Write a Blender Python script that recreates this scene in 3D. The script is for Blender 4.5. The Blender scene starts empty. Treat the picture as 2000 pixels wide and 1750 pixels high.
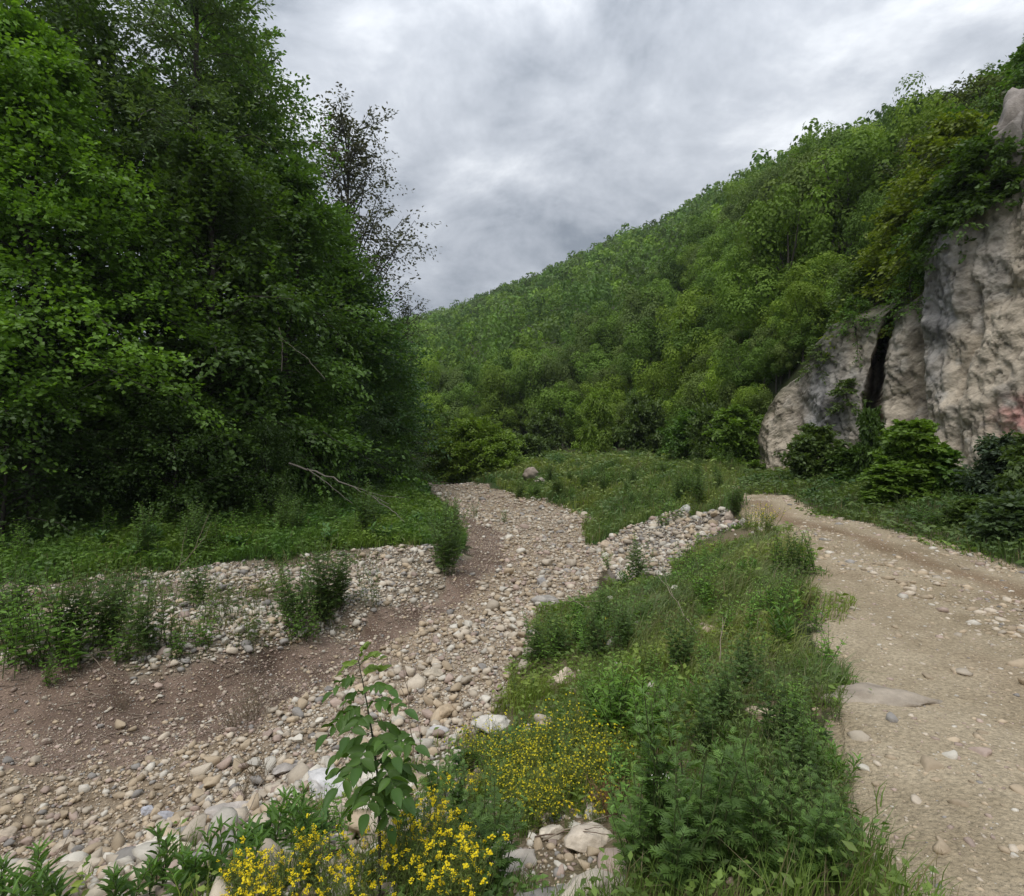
import bpy, bmesh, math, random
import numpy as np
from mathutils import Vector, Matrix

# ------------------------------------------------------------------ camera, sky, sun, exposure
scene = bpy.context.scene
F = 1100.0; HZ = 850.0; CAMZ = 1.7          # focal length (px of a 2000 px wide frame), horizon row, eye height
cam_d = bpy.data.cameras.new('camera'); cam = bpy.data.objects.new('camera', cam_d)
scene.collection.objects.link(cam); scene.camera = cam
cam.location = (0, 0, CAMZ); cam.rotation_euler = (math.radians(90), 0, 0)
cam_d.sensor_fit = 'HORIZONTAL'; cam_d.sensor_width = 36; cam_d.lens = 36*F/2000
cam_d.shift_y = -(875-HZ)/2000; cam_d.clip_start = 0.05; cam_d.clip_end = 5000

SUN_EL, SUN_AZ = 60, 205        # azimuth clockwise from +Y
sun_d = bpy.data.lights.new('sun', 'SUN'); sun = bpy.data.objects.new('sun', sun_d)
scene.collection.objects.link(sun)
sun_d.energy = 1.5; sun_d.angle = math.radians(24); sun_d.color = (1.0, 0.955, 0.9)
_e, _a = math.radians(SUN_EL), math.radians(SUN_AZ)
sdir = Vector((math.sin(_a)*math.cos(_e), math.cos(_a)*math.cos(_e), math.sin(_e)))
sun.rotation_euler = sdir.to_track_quat('Z', 'Y').to_euler()

world = bpy.data.worlds.new('World'); scene.world = world; world.use_nodes = True
nt = world.node_tree; nt.nodes.clear(); N = nt.nodes.new; LK = nt.links.new
def vmath(nt, op, a, b=None, **k):
    n = nt.nodes.new('ShaderNodeMath'); n.operation = op
    for i, v in enumerate((a, b)):
        if v is None: continue
        if isinstance(v, (int, float)): n.inputs[i].default_value = v
        else: nt.links.new(v, n.inputs[i])
    n.use_clamp = k.get('clamp', False)
    return n.outputs[0]
sky = N('ShaderNodeTexSky'); sky.sky_type = 'NISHITA'; sky.sun_disc = False
sky.sun_elevation = _e; sky.sun_rotation = _a
bg1 = N('ShaderNodeBackground'); bg1.inputs[1].default_value = 0.1; LK(sky.outputs[0], bg1.inputs[0])
tc = N('ShaderNodeTexCoord'); sep = N('ShaderNodeSeparateXYZ'); LK(tc.outputs['Generated'], sep.inputs[0])
zc = vmath(nt, 'MAXIMUM', sep.outputs[2], 0.0); zp = vmath(nt, 'ADD', zc, 0.34)
cx = vmath(nt, 'DIVIDE', sep.outputs[0], zp); cy = vmath(nt, 'DIVIDE', sep.outputs[1], zp)
com = N('ShaderNodeCombineXYZ'); LK(cx, com.inputs[0]); LK(cy, com.inputs[1])
n1 = N('ShaderNodeTexNoise'); n1.inputs['Scale'].default_value = 3.0; n1.inputs['Detail'].default_value = 8
n1.inputs['Roughness'].default_value = 0.60; n1.inputs['Distortion'].default_value = 0.25
mp = N('ShaderNodeMapping'); mp.inputs['Location'].default_value = (3.1, 1.7, 0.0); LK(com.outputs[0], mp.inputs[0]); LK(mp.outputs[0], n1.inputs[0])
n2 = N('ShaderNodeTexNoise'); n2.inputs['Scale'].default_value = 0.6; n2.inputs['Detail'].default_value = 3; LK(mp.outputs[0], n2.inputs[0])
def blob(px, py, r, amp):       # a thin, brighter place in the cloud cover, in a direction of the sky
    d = Vector(((px-1000)/F, 1, (HZ-py)/F)).normalized()
    vm = N('ShaderNodeVectorMath'); vm.operation = 'DISTANCE'; LK(tc.outputs['Generated'], vm.inputs[0]); vm.inputs[1].default_value = d
    q = vmath(nt, 'DIVIDE', vm.outputs['Value'], r); q = vmath(nt, 'POWER', q, 2.0); q = vmath(nt, 'MULTIPLY', q, -1.0)
    q = vmath(nt, 'EXPONENT', q); return vmath(nt, 'MULTIPLY', q, amp)
cl = vmath(nt, 'ADD', vmath(nt, 'MULTIPLY', vmath(nt, 'SUBTRACT', n1.outputs[0], 0.5), 1.15), 0.505)
cl = vmath(nt, 'ADD', cl, vmath(nt, 'MULTIPLY', vmath(nt, 'SUBTRACT', n2.outputs[0], 0.5), 0.35))
for b in [(905, 290, .07, .12), (1850, 20, .22, .16), (650, 150, .10, .05), (1100, -40, .3, -.06), (900, 480, .10, -.05),
          (1080, 170, .12, -.02), (700, 420, .3, .04), (1350, 150, .3, .03)]:
    cl = vmath(nt, 'ADD', cl, blob(*b))
ramp = N('ShaderNodeValToRGB'); cr = ramp.color_ramp
cr.elements[0].position = 0.36; cr.elements[0].color = (.25, .285, .335, 1)
cr.elements[1].position = 0.80; cr.elements[1].color = (.88, .91, .95, 1)
e = cr.elements.new(.50); e.color = (.425, .46, .515, 1)
e = cr.elements.new(.62); e.color = (.565, .60, .655, 1)
LK(cl, ramp.inputs[0])
# overcast sky: brighter towards the zenith
zen = vmath(nt, 'MULTIPLY', vmath(nt, 'POWER', zc, 2.5), 1.3); zen = vmath(nt, 'ADD', zen, 0.79)
bg2 = N('ShaderNodeBackground'); LK(ramp.outputs[0], bg2.inputs[0]); LK(zen, bg2.inputs[1])
mx = N('ShaderNodeMixShader'); mx.inputs[0].default_value = 0.95; LK(bg1.outputs[0], mx.inputs[1]); LK(bg2.outputs[0], mx.inputs[2])
wo = N('ShaderNodeOutputWorld'); LK(mx.outputs[0], wo.inputs[0])

vs = scene.view_settings; vs.view_transform = 'Standard'; vs.look = 'None'; vs.exposure = 0.35; vs.gamma = 1.0; vs.use_curve_mapping = False
scene.render.engine = 'CYCLES'; cy_ = scene.cycles
cy_.max_bounces = 5; cy_.diffuse_bounces = 3; cy_.glossy_bounces = 2; cy_.transmission_bounces = 3; cy_.transparent_max_bounces = 4
cy_.use_denoising = True; cy_.caustics_reflective = False; cy_.caustics_refractive = False
try: cy_.denoiser = 'OPENIMAGEDENOISE'
except Exception: pass

# ------------------------------------------------------------------ helpers
COL = scene.collection
def tag(o, label=None, cat=None, group=None, kind=None):
    if label: o['label'] = label
    if cat: o['category'] = cat
    if group: o['group'] = group
    if kind: o['kind'] = kind
    return o
def empty(name, loc, label, cat, group=None, rz=0, s=1.0):
    o = bpy.data.objects.new(name, None); COL.objects.link(o); o.location = loc; o.rotation_euler = (0, 0, rz)
    o.scale = (s, s, s); o.empty_display_size = 0.1
    return tag(o, label, cat, group)
def part(name, mesh, parent=None, loc=(0, 0, 0), rot=None, s=None, color=None):
    o = bpy.data.objects.new(name, mesh); COL.objects.link(o); o.parent = parent; o.location = loc
    if rot is not None: o.rotation_euler = rot
    if s is not None: o.scale = s if hasattr(s, '__len__') else (s, s, s)
    if color is not None: o.color = (color[0], color[1], color[2], 1)
    return o
def copy_tree(src, loc, rz=0, s=1.0, color=None, label=None, group=None):
    r = src.copy(); COL.objects.link(r); r.location = loc; r.rotation_euler = (0, 0, rz)
    r.scale = s if hasattr(s, '__len__') else (s, s, s)
    if label: r['label'] = label
    if group: r['group'] = group
    for ch in src.children:
        c = ch.copy(); COL.objects.link(c); c.parent = r
        if color is not None: c.color = (*color, 1)
    return r

class MB:
    def __init__(s): s.v = []; s.f = {}; s.c = []; s.n = 0
    def add(s, v, f, c):
        v = np.asarray(v, float).reshape(-1, 3); s.v.append(v); c = np.asarray(c, float)
        s.c.append(np.broadcast_to(c, (len(v), 3)) if c.ndim == 1 else c)
        for fa in (f if isinstance(f, (list, tuple)) and isinstance(f[0], np.ndarray) else [f]):
            fa = np.asarray(fa, int); s.f.setdefault(fa.shape[1], []).append(fa + s.n)
        s.n += len(v)
    def mesh(s, name, mat, smooth=False):
        me = bpy.data.meshes.new(name); v = np.concatenate(s.v); c = np.concatenate(s.c)
        me.vertices.add(len(v)); me.vertices.foreach_set('co', v.astype('f').ravel())
        lv = []; ls = []; off = 0
        for k in sorted(s.f):
            fa = np.concatenate(s.f[k]); lv.append(fa.ravel()); ls.append(off + np.arange(len(fa))*k); off += fa.size
        lv = np.concatenate(lv); ls = np.concatenate(ls)
        me.loops.add(len(lv)); me.loops.foreach_set('vertex_index', lv.astype('i'))
        me.polygons.add(len(ls)); me.polygons.foreach_set('loop_start', ls.astype('i'))
        if smooth: me.polygons.foreach_set('use_smooth', np.ones(len(ls), bool))
        a = me.color_attributes.new('Col', 'FLOAT_COLOR', 'POINT')
        a.data.foreach_set('color', np.concatenate([c, np.ones((len(c), 1))], 1).astype('f').ravel())
        me.materials.append(mat); me.update(calc_edges=True); return me

def nrm(a): return a/np.maximum(np.linalg.norm(a, axis=-1, keepdims=True), 1e-9)
def stamp(mb, tv, tf, P, D, Nn, L, W, col, T=None):
    """copy a template (along, across, up) to every point P with direction D and normal Nn"""
    n = len(P); x = nrm(D); z = nrm(Nn - (Nn*x).sum(1, keepdims=True)*x); y = np.cross(z, x)
    L = np.broadcast_to(np.asarray(L, float), (n,)); W = np.broadcast_to(np.asarray(W, float), (n,))
    T = L if T is None else np.broadcast_to(np.asarray(T, float), (n,))
    tv = np.asarray(tv, float); k = len(tv)
    V = P[:, None, :] + (tv[None, :, 0, None]*L[:, None, None])*x[:, None, :] + (tv[None, :, 1, None]*W[:, None, None])*y[:, None, :] + (tv[None, :, 2, None]*T[:, None, None])*z[:, None, :]
    col = np.asarray(col, float)
    if col.ndim == 2: col = np.repeat(col, k, axis=0)
    fs = []
    for f in (tf if isinstance(tf, list) else [tf]):
        f = np.asarray(f); fs.append((f[None] + (np.arange(n)*k)[:, None, None]).reshape(-1, f.shape[1]))
    mb.add(V.reshape(-1, 3), fs, col)
LEAF4 = (np.array([[0, 0, 0], [.45, .5, .07], [1, 0, -.1], [.45, -.5, .07]]), np.array([[0, 1, 2], [0, 2, 3]]))
LEAF6 = (np.array([[0, 0, 0], [.25, .42, .05], [.68, .36, .03], [1, 0, -.12], [.68, -.36, .03], [.25, -.42, .05]]), np.array([[0, 3, 2, 1], [0, 5, 4, 3]]))
LANCE = (np.array([[0, 0, 0], [.35, .5, .06], [.7, .32, .03], [1, 0, -.14], [.7, -.32, .03], [.35, -.5, .06], [.5, 0, -.03]]), np.array([[0, 6, 1, 1], [6, 3, 2, 1], [0, 5, 6, 6], [6, 5, 4, 3]]))
LANCE = (LANCE[0], [np.array([[0, 6, 1], [0, 5, 6]]), np.array([[6, 3, 2, 1], [6, 5, 4, 3]])])
MAPLE = (np.array([[0, 0, 0], [.25, .5, .05], [.5, .2, .02], [1, 0, -.12], [.5, -.2, .02], [.25, -.5, .05]]), np.array([[0, 3, 2, 1], [0, 5, 4, 3]]))


def tubes(mb, paths, radii, col, sides=5):
    for P, R in zip(paths, radii):
        P = np.asarray(P, float); R = np.broadcast_to(np.asarray(R, float), (len(P),))
        T = nrm(np.gradient(P, axis=0)); ref = np.array([0, 0, 1.]) if abs(T[0, 2]) < .8 else np.array([1., 0, 0])
        A = nrm(np.cross(T, ref)); B = np.cross(T, A); th = np.arange(sides)*2*math.pi/sides
        V = P[:, None] + R[:, None, None]*(np.cos(th)[None, :, None]*A[:, None] + np.sin(th)[None, :, None]*B[:, None])
        i = np.arange(len(P)-1)[:, None]*sides; j = np.arange(sides)[None]; j2 = (j+1) % sides
        f = np.stack([i+j, i+j2, i+sides+j2, i+sides+j], -1).reshape(-1, 4)
        mb.add(V.reshape(-1, 3), f, col)

def _h(ix, iy, iz):
    n = (ix*374761393 + iy*668265263 + iz*1274126177) & 0xffffffff
    n = ((n ^ (n >> 13))*1274126177) & 0xffffffff; n = n ^ (n >> 16)
    return (n & 0xffffff)/float(0xffffff)
def vn(x, y, z=0.0):
    x, y, z = np.broadcast_arrays(np.asarray(x, float), np.asarray(y, float), np.asarray(z, float))
    ix, iy, iz = np.floor(x).astype(np.int64), np.floor(y).astype(np.int64), np.floor(z).astype(np.int64)
    fx, fy, fz = x-ix, y-iy, z-iz; fx, fy, fz = [t*t*(3-2*t) for t in (fx, fy, fz)]; r = 0
    for a in (0, 1):
        for b in (0, 1):
            for c in (0, 1):
                r = r + _h(ix+a, iy+b, iz+c)*(fx if a else 1-fx)*(fy if b else 1-fy)*(fz if c else 1-fz)
    return r*2-1
def fbm(x, y, z=0.0, o=4, g=.5):
    r = 0; a = 1; s = 1.0
    for i in range(o): r = r + a*vn(x*s+17.3*i, y*s-9.1*i, np.asarray(z)*s+3.7*i); a *= g; s *= 2.03
    return r

def material(name, rough=.8, transl=0.0, nscale=20., namt=.25, bump=0.0, bscale=60., spec=.3, bdist=.02, tcol=None):
    m = bpy.data.materials.new(name); m.use_nodes = True; t = m.node_tree; t.nodes.clear(); n = t.nodes.new; l = t.links.new
    out = n('ShaderNodeOutputMaterial'); p = n('ShaderNodeBsdfPrincipled'); p.inputs['Roughness'].default_value = rough
    p.inputs['Specular IOR Level'].default_value = spec
    at = n('ShaderNodeAttribute'); at.attribute_name = 'Col'; oi = n('ShaderNodeObjectInfo')
    mm = n('ShaderNodeMix'); mm.data_type = 'RGBA'; mm.blend_type = 'MULTIPLY'; mm.inputs[0].default_value = 1
    l(at.outputs['Color'], mm.inputs[6]); l(oi.outputs['Color'], mm.inputs[7])
    base = mm.outputs[2]; g = n('ShaderNodeNewGeometry')
    if namt:
        tx = n('ShaderNodeTexNoise'); tx.inputs['Scale'].default_value = nscale; tx.inputs['Detail'].default_value = 5; tx.inputs['Roughness'].default_value = .65
        l(g.outputs['Position'], tx.inputs[0])
        mr = n('ShaderNodeMapRange'); mr.inputs[1].default_value = .25; mr.inputs[2].default_value = .75; mr.inputs[3].default_value = 1-namt; mr.inputs[4].default_value = 1+namt
        l(tx.outputs[0], mr.inputs[0])
        m2 = n('ShaderNodeVectorMath'); m2.operation = 'SCALE'; l(base, m2.inputs[0]); l(mr.outputs[0], m2.inputs['Scale']); base = m2.outputs[0]
    l(base, p.inputs['Base Color'])
    if bump:
        bt = n('ShaderNodeTexNoise'); bt.inputs['Scale'].default_value = bscale; bt.inputs['Detail'].default_value = 6; l(g.outputs['Position'], bt.inputs[0])
        bp = n('ShaderNodeBump'); bp.inputs['Strength'].default_value = bump; bp.inputs['Distance'].default_value = bdist; l(bt.outputs[0], bp.inputs['Height']); l(bp.outputs[0], p.inputs['Normal'])
    if transl:
        tr = n('ShaderNodeBsdfTranslucent'); sc = n('ShaderNodeVectorMath'); sc.operation = 'MULTIPLY'; sc.inputs[1].default_value = tcol or (1.5, 1.6, .6); l(base, sc.inputs[0]); l(sc.outputs[0], tr.inputs[0])
        ms = n('ShaderNodeMixShader'); ms.inputs[0].default_value = transl; l(p.outputs[0], ms.inputs[1]); l(tr.outputs[0], ms.inputs[2]); l(ms.outputs[0], out.inputs[0])
    else: l(p.outputs[0], out.inputs[0])
    return m
M_LEAF = material('leaf', rough=.5, transl=.33, nscale=.7, namt=.22, spec=.35)
M_LEAFH = material('hill_leaf', rough=.65, transl=.25, nscale=.12, namt=.3, spec=.15)
M_HERB = material('herb_leaf', rough=.5, transl=.3, nscale=3, namt=.2, spec=.3)
M_BARK = material('bark', rough=.9, nscale=12, namt=.35, bump=.5, bscale=30)
M_STEM = material('stem', rough=.7, nscale=20, namt=.15)
M_STONE = material('limestone', rough=.85, nscale=26, namt=.13, bump=.4, bscale=70, bdist=.006, spec=.2)
M_BIGSTONE = material('boulder_stone', rough=.9, nscale=9, namt=.24, bump=.8, bscale=24, bdist=.02, spec=.2)
M_FLOWER = material('petal', rough=.5, transl=.2, namt=0, tcol=(1.1, 1.0, .6))

def uz(px, py, z):               # point at height z seen in direction (px, py)
    Y = (CAMZ-z)*F/(py-HZ); return ((px-1000)/F*Y, Y, z)

# ------------------------------------------------------------------ terrain height field
CT = []
def c_(px, py, z): CT.append(uz(px, py, z))
for p in [(1700, 1750), (1640, 1400), (1610, 1200), (1570, 1100), (1500, 1040), (1440, 990), (1400, 957),
          (2000, 1110), (1800, 1050), (1600, 1000), (1450, 962), (1900, 1400), (1800, 1200), (1650, 1080)]: c_(*p, 0)
CT += [(4.6, 2.1, 0), (6.0, 5, 0), (3, 0, 0), (0.4, 0, 0), (0, -4, 0), (4, -4, 0), (-4, -4, 0), (9, -3, .2), (-10, -4, -.1), (-2, .3, -.1), (-5, .6, -.2), (-9, .8, -.3),
       (0.25, 2.65, -.42), (-.6, 2.2, -.40), (-1.8, 3.1, -.85), (-1.0, 3.9, -1.0), (.2, 4.2, -.85), (-3, 2.6, -.7), (-5.2, 2.4, -.8), (-9, 2.6, -.8)]
CT += [(x, y, -1.5) for x, y in [(-9, 4.0), (-6, 3.7), (-3.7, 4.15), (-2.8, 4.6), (-1.87, 5.4), (-.6, 6.0), (0, 7.2), (.25, 9.3), (1.4, 11), (2.3, 14),
       (-1, 8), (-1.8, 6.6), (.5, 14), (-.5, 18), (-1.5, 25), (-5, 36), (-3, 6.2), (-5, 5.3), (-4.7, 4.7), (-8, 5), (-14, 5), (0, 11), (1, 20)]]
for p in [(1165, 1060), (1140, 1003), (1000, 978), (900, 948), (820, 932)]: c_(*p, -1.5)
for p in [(1300, 1400, -.5), (1450, 1500, -.2), (1300, 1200, -.6), (1200, 1300, -1.0), (1450, 1250, -.25), (1200, 1110, -1.25), (1420, 1010, -.22), (1300, 1050, -.8), (1400, 1110, -.45), (1500, 1150, -.1),
          (1200, 960, -.85), (1300, 930, -.1), (1200, 912, 0), (1050, 902, 0), (1000, 918, -.5), (1050, 888, 0), (1300, 905, 0), (1100, 950, -.8), (1350, 960, -.15), (940, 925, -1.0)]: c_(*p)
for p in [(860, 1135, -1.25), (700, 1195, -1.25), (560, 1250, -1.25), (420, 1300, -1.25), (250, 1320, -1.22), (0, 1345, -1.2), (-250, 1350, -1.2)]: c_(*p)
CT += [(a, b-.38, -1.46) for a, b, _ in CT[-7:]]
for p in [(400, 1200, -1.18), (0, 1230, -1.15), (700, 1130, -1.2), (0, 1135, -1.0), (850, 1062, -1.0), (400, 1100, -1.0), (0, 1012, -.7), (400, 1002, -.7), (700, 972, -.8), (-500, 1060, -.8)]: c_(*p)
CT += [(-6.5, 37, -1), (-20, 26, 2), (-15, 36, 2), (-12, 52, 2), (-30, 20, 3), (-34, 50, 9), (-28, 6, 0), (-20, 9, -.8), (-60, 30, 12), (-60, 0, 6),
       (7.7, 9, .15), (9, 6.5, .25), (9.2, 12, .3), (8.8, 18, .2), (10.7, 25, .1), (12.9, 20.5, .3), (13.3, 16.2, .4), (14.5, 9, .5), (15, 1, .5), (8, 27, 0), (16, -8, .5),
       (-9, 60, -1), (0, 62, .6), (12, 50, .8), (20, 40, 2), (22, 25, 2), (30, 5, 3), (-20, -20, 0), (10, -20, 0), (30, -20, 1), (40, 60, 3), (0, 90, 2), (-40, 90, 6)]
CT = np.array(CT)
def _k(d2): return np.sqrt(d2 + .12)
_A = _k(((CT[:, None, :2]-CT[None, :, :2])**2).sum(-1)) + np.eye(len(CT))*1e-3
_n = len(CT); _S = np.zeros((_n+3, _n+3)); _S[:_n, :_n] = _A; _S[:_n, _n] = 1; _S[:_n, _n+1:] = CT[:, :2]; _S[_n, :_n] = 1; _S[_n+1:, :_n] = CT[:, :2].T
_w = np.linalg.solve(_S, np.concatenate([CT[:, 2], [0, 0, 0]]))
def rbf(x, y):
    x = np.asarray(x, float).ravel(); y = np.asarray(y, float).ravel(); r = np.empty(len(x))
    for i in range(0, len(x), 20000):
        a, b = x[i:i+20000], y[i:i+20000]
        r[i:i+20000] = _k((a[:, None]-CT[None, :, 0])**2 + (b[:, None]-CT[None, :, 1])**2) @ _w[:_n] + _w[_n] + a*_w[_n+1] + b*_w[_n+2]
    return r
def G(px, py):                   # where the line of sight meets the terrain
    Y = np.geomspace(.8, 90, 700); z = CAMZ-(py-HZ)/F*Y; x = (px-1000)/F*Y; h = rbf(x, Y)
    k = np.argmax(z < h) if (z < h).any() else len(Y)-1
    return (x[k], Y[k])
def zone(pts, extra=()): return np.array([G(*p) for p in pts] + list(extra))
def inside(poly, x, y):
    r = np.zeros(len(x), bool); n = len(poly)
    for i in range(n):
        x1, y1 = poly[i]; x2, y2 = poly[(i+1) % n]
        if y1 == y2: continue
        c = ((y1 > y) != (y2 > y)) & (x < (x2-x1)*(y-y1)/(y2-y1)+x1); r ^= c
    return r
Z_STONE = zone([(812, 925), (870, 932), (950, 955), (1020, 968), (1150, 995), (1175, 1060), (1215, 1085), (1150, 1175), (1040, 1235), (1010, 1330), (985, 1420), (900, 1470), (760, 1510), (620, 1560), (480, 1640), (300, 1720), (0, 1790), (-300, 1800),
                (-300, 1720), (0, 1700), (180, 1660), (330, 1540), (480, 1450), (620, 1350), (720, 1280), (800, 1210), (930, 1150), (1000, 1090), (985, 1040), (900, 1003), (850, 960)])
Z_TAN = zone([(-500, 1500), (0, 1490), (170, 1510), (340, 1470), (500, 1440), (330, 1545), (180, 1665), (0, 1705), (-500, 1720)])
Z_MUD = zone([(885, 1005), (940, 1010), (985, 1040), (1000, 1090), (930, 1150), (800, 1210), (720, 1280), (620, 1350), (480, 1450), (340, 1480), (170, 1510), (0, 1490), (-700, 1500), (-700, 1365), (0, 1360), (250, 1335), (420, 1315), (560, 1270), (700, 1210), (850, 1148), (905, 1095), (900, 1040)])
Z_BAR = zone([(870, 1062), (700, 1078), (560, 1092), (400, 1108), (200, 1125), (0, 1150), (-500, 1160), (-700, 1365), (0, 1360), (250, 1335), (420, 1315), (560, 1270), (700, 1210), (850, 1148), (905, 1095)])
Z_SPIT = zone([(1165, 1080), (1230, 1030), (1320, 1005), (1420, 1000), (1455, 1030), (1375, 1058), (1320, 1098), (1285, 1145), (1205, 1130)])
Z_TRANS = zone([(985, 1040), (1000, 1090), (930, 1150), (800, 1210), (720, 1280), (620, 1350), (480, 1450), (440, 1490), (480, 1490), (600, 1410), (720, 1335), (830, 1260), (950, 1195), (1035, 1140), (1050, 1090), (1010, 1040)])
Z_LG = zone([(-800, 1160), (0, 1150), (200, 1128), (400, 1108), (700, 1078), (860, 1062), (868, 1095), (898, 1085), (900, 1040), (880, 1000), (835, 955), (815, 928), (700, 950), (400, 975), (0, 985), (-800, 1000)])
Z_EMB = zone([(1165, 1165), (1205, 1130), (1285, 1148), (1320, 1100), (1375, 1060), (1450, 1032), (1455, 1010), (1500, 1035), (1572, 1105), (1610, 1200), (1640, 1400), (1700, 1750)], [(.85, .4), (-1, .3), (-4, .8), (-9, 1.2), (-9, 3.7), (-5.5, 3.6)]) 
Z_EMB = np.concatenate([Z_EMB, zone([(0, 1770), (300, 1690), (480, 1610), (620, 1540), (760, 1500), (900, 1460), (985, 1400), (1005, 1330), (1030, 1235)])])
Z_FG = zone([(1165, 1070), (1140, 1000), (1000, 972), (900, 945), (835, 930), (840, 900), (1000, 885), (1300, 893), (1460, 905), (1430, 950), (1450, 985), (1435, 1003), (1325, 1003), (1232, 1030)])
Z_RV = np.concatenate([zone([(1400, 943), (1500, 968), (1600, 995), (1800, 1045), (2000, 1105)]), [(6.9, 5), (6.2, 2), (5.5, -1), (15, -1), (14.8, 9)], zone([(1900, 935), (1700, 925), (1460, 910)])])
_rl = [G(*p) for p in [(1700, 1750), (1640, 1400), (1612, 1200), (1572, 1100), (1505, 1040), (1440, 985), (1400, 957)]]
_rr = [G(*p) for p in [(1380, 945), (1500, 968), (1600, 996), (1800, 1046), (2000, 1106)]]
Z_ROAD = np.array([(.3, -3), (.75, 0)] + _rl + [(4.5, 20.5)] + [(5.5, 22)] + _rr + [(6.8, 5.5), (5.8, 2), (4.8, -3)])
def warp(x, y, a=1.0):
    return (x + a*(.34*vn(x*.85+3, y*.6, 3) + .16*vn(x*2.6, y*2.1, 5) + .05*vn(x*11, y*11, 5)), y + a*(.42*vn(x*.8+9, y*.7, 8) + .18*vn(x*2.4+9, y*2.2, 8) + .05*vn(x*11+5, y*11, 5)))
def H(x, y):
    x = np.asarray(x, float).ravel(); y = np.asarray(y, float).ravel()
    rd = inside(Z_ROAD, x, y); z = rbf(x, y)
    amp = np.where(rd, .35, 1.0)
    z = z + amp*(.07*fbm(x*.6, y*.6, 1, 3) + .018*fbm(x*3, y*3, 5, 3)) + .006*fbm(x*12, y*12, 2, 2)*(1-rd)
    return z

# ground colours (albedo) by zone, broken up by noise
def gcol(x, y):
    n = fbm(x*1.2, y*1.2, 9, 4); n2 = fbm(x*6, y*6, 3, 3); n3 = fbm(x*.35+4, y*.35, 7, 3)
    jx, jy = warp(x, y); kx, ky = warp(x, y, .35)
    c = np.tile([.075, .062, .035], (len(x), 1)); g = np.array([.05, .075, .025])
    k = np.clip(.5+n*.8, 0, 1)[:, None]; c = c*(1-k) + g*k
    def put(Z, cols, var):
        m = inside(Z, kx, ky) if Z is Z_ROAD else inside(Z, jx, jy); t = np.clip(.5 + var*.55, 0, 1)[:, None]
        cc = np.array(cols[0])*(1-t) + np.array(cols[1])*t; c[m] = cc[m]; return m
    put(Z_FG, [(.07, .09, .03), (.05, .10, .025)], n)
    put(Z_LG, [(.05, .07, .025), (.06, .055, .03)], n)
    put(Z_EMB, [(.22, .17, .11), (.12, .115, .055)], n)
    put(Z_RV, [(.06, .08, .03), (.12, .10, .06)], n)
    put(Z_BAR, [(.17, .13, .09), (.30, .25, .185)], n2)
    put(Z_SPIT, [(.16, .13, .10), (.27, .24, .20)], n2)
    put(Z_STONE, [(.27, .205, .14), (.40, .33, .245)], n2)
    put(Z_TRANS, [(.26, .195, .13), (.38, .30, .215)], n2)
    m = put(Z_MUD, [(.115, .078, .056), (.27, .195, .148)], n2*.6+n*.6+n3*.4)
    put(Z_TAN, [(.20, .15, .10), (.34, .27, .19)], n2)
    m = put(Z_ROAD, [(.30, .238, .152), (.46, .38, .262)], n*.8+n2*.6+.15)
    # wheel track of darker earth along the far side of the road
    sx = [p[0] for p in _rr[::-1]]
    yy = np.array([-3, 2, 5.5] + [p[1] for p in _rr[::-1]][0:]); xx = np.array([4.8, 5.8, 6.8] + sx)
    o = np.argsort(yy); rx = np.interp(y, yy[o], xx[o]); d = rx - x
    tr = np.exp(-((d-1.15+.12*n)/.28)**2)*m*(.5+.5*np.clip(1+n2, 0, 1)); c = c*(1-.42*tr[:, None]*np.array([.8, 1, 1.1]))
    tr = np.exp(-((d-2.9+.2*n)/.35)**2)*m*np.clip(.4+n, 0, 1)*.5; c = c*(1-.35*tr[:, None]*np.array([.8, 1, 1.1]))
    e = np.clip(1-(m*1.0), 0, 1)
    # puddle-dark damp earth patches in the mud, low left
    w = np.clip(fbm(x*.9+2, y*.9, 4, 3)*1.3-.15, 0, 1)*inside(Z_MUD, jx, jy)*(x < -2.5); c = c*(1-.5*w[:, None])
    return np.clip(c, .01, .9)
M_GROUND = material('earth', rough=.95, nscale=38, namt=.42, bump=1.0, bscale=45, bdist=.03, spec=.12)

ang = np.radians(np.concatenate([np.linspace(-180, -64, 16)[:-1], np.linspace(-60, 60, 360), np.linspace(62, 180, 16)[1:]]))
rad = np.concatenate([[.05, .3], np.geomspace(.6, 110, 330)])
AA, RR = np.meshgrid(ang, rad); gx = (RR*np.sin(AA)).ravel(); gy = (RR*np.cos(AA)).ravel()
gz = H(gx, gy); gc = gcol(gx, gy)
nA, nR = len(ang), len(rad); ii = (np.arange(nR-1)[:, None]*nA + np.arange(nA-1)[None]).ravel()
GF = np.stack([ii, ii+1, ii+nA+1, ii+nA], -1)[:, ::-1]
fx = gx[GF].mean(1); fy = gy[GF].mean(1)
road_f = inside(Z_ROAD, fx, fy); bed_f = (inside(Z_STONE, fx, fy) | inside(Z_TAN, fx, fy) | inside(Z_MUD, fx, fy) | inside(Z_BAR, fx, fy)) & ~road_f
def submesh(name, mask, label, cat=None):
    f = GF[mask]; u, inv = np.unique(f, return_inverse=True); mb = MB()
    mb.add(np.stack([gx[u], gy[u], gz[u]], 1), inv.reshape(f.shape), gc[u])
    return tag(part(name, mb.mesh(name, M_GROUND, True)), label, None, None, 'structure')
submesh('ground', ~road_f & ~bed_f, 'uneven earth and grass ground of the valley floor and banks')
submesh('dirt_road', road_f, 'tan dirt road curving away along the foot of the cliff')
submesh('river_bed', bed_f, 'dry river bed of mud and gravel winding between the banks')
mb = MB(); 
mb.add([[-1500, -1500, -3], [1500, -1500, -3], [1500, 1500, -3], [-1500, 1500, -3]], [[0, 1, 2, 3]], (.05, .07, .03))
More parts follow.
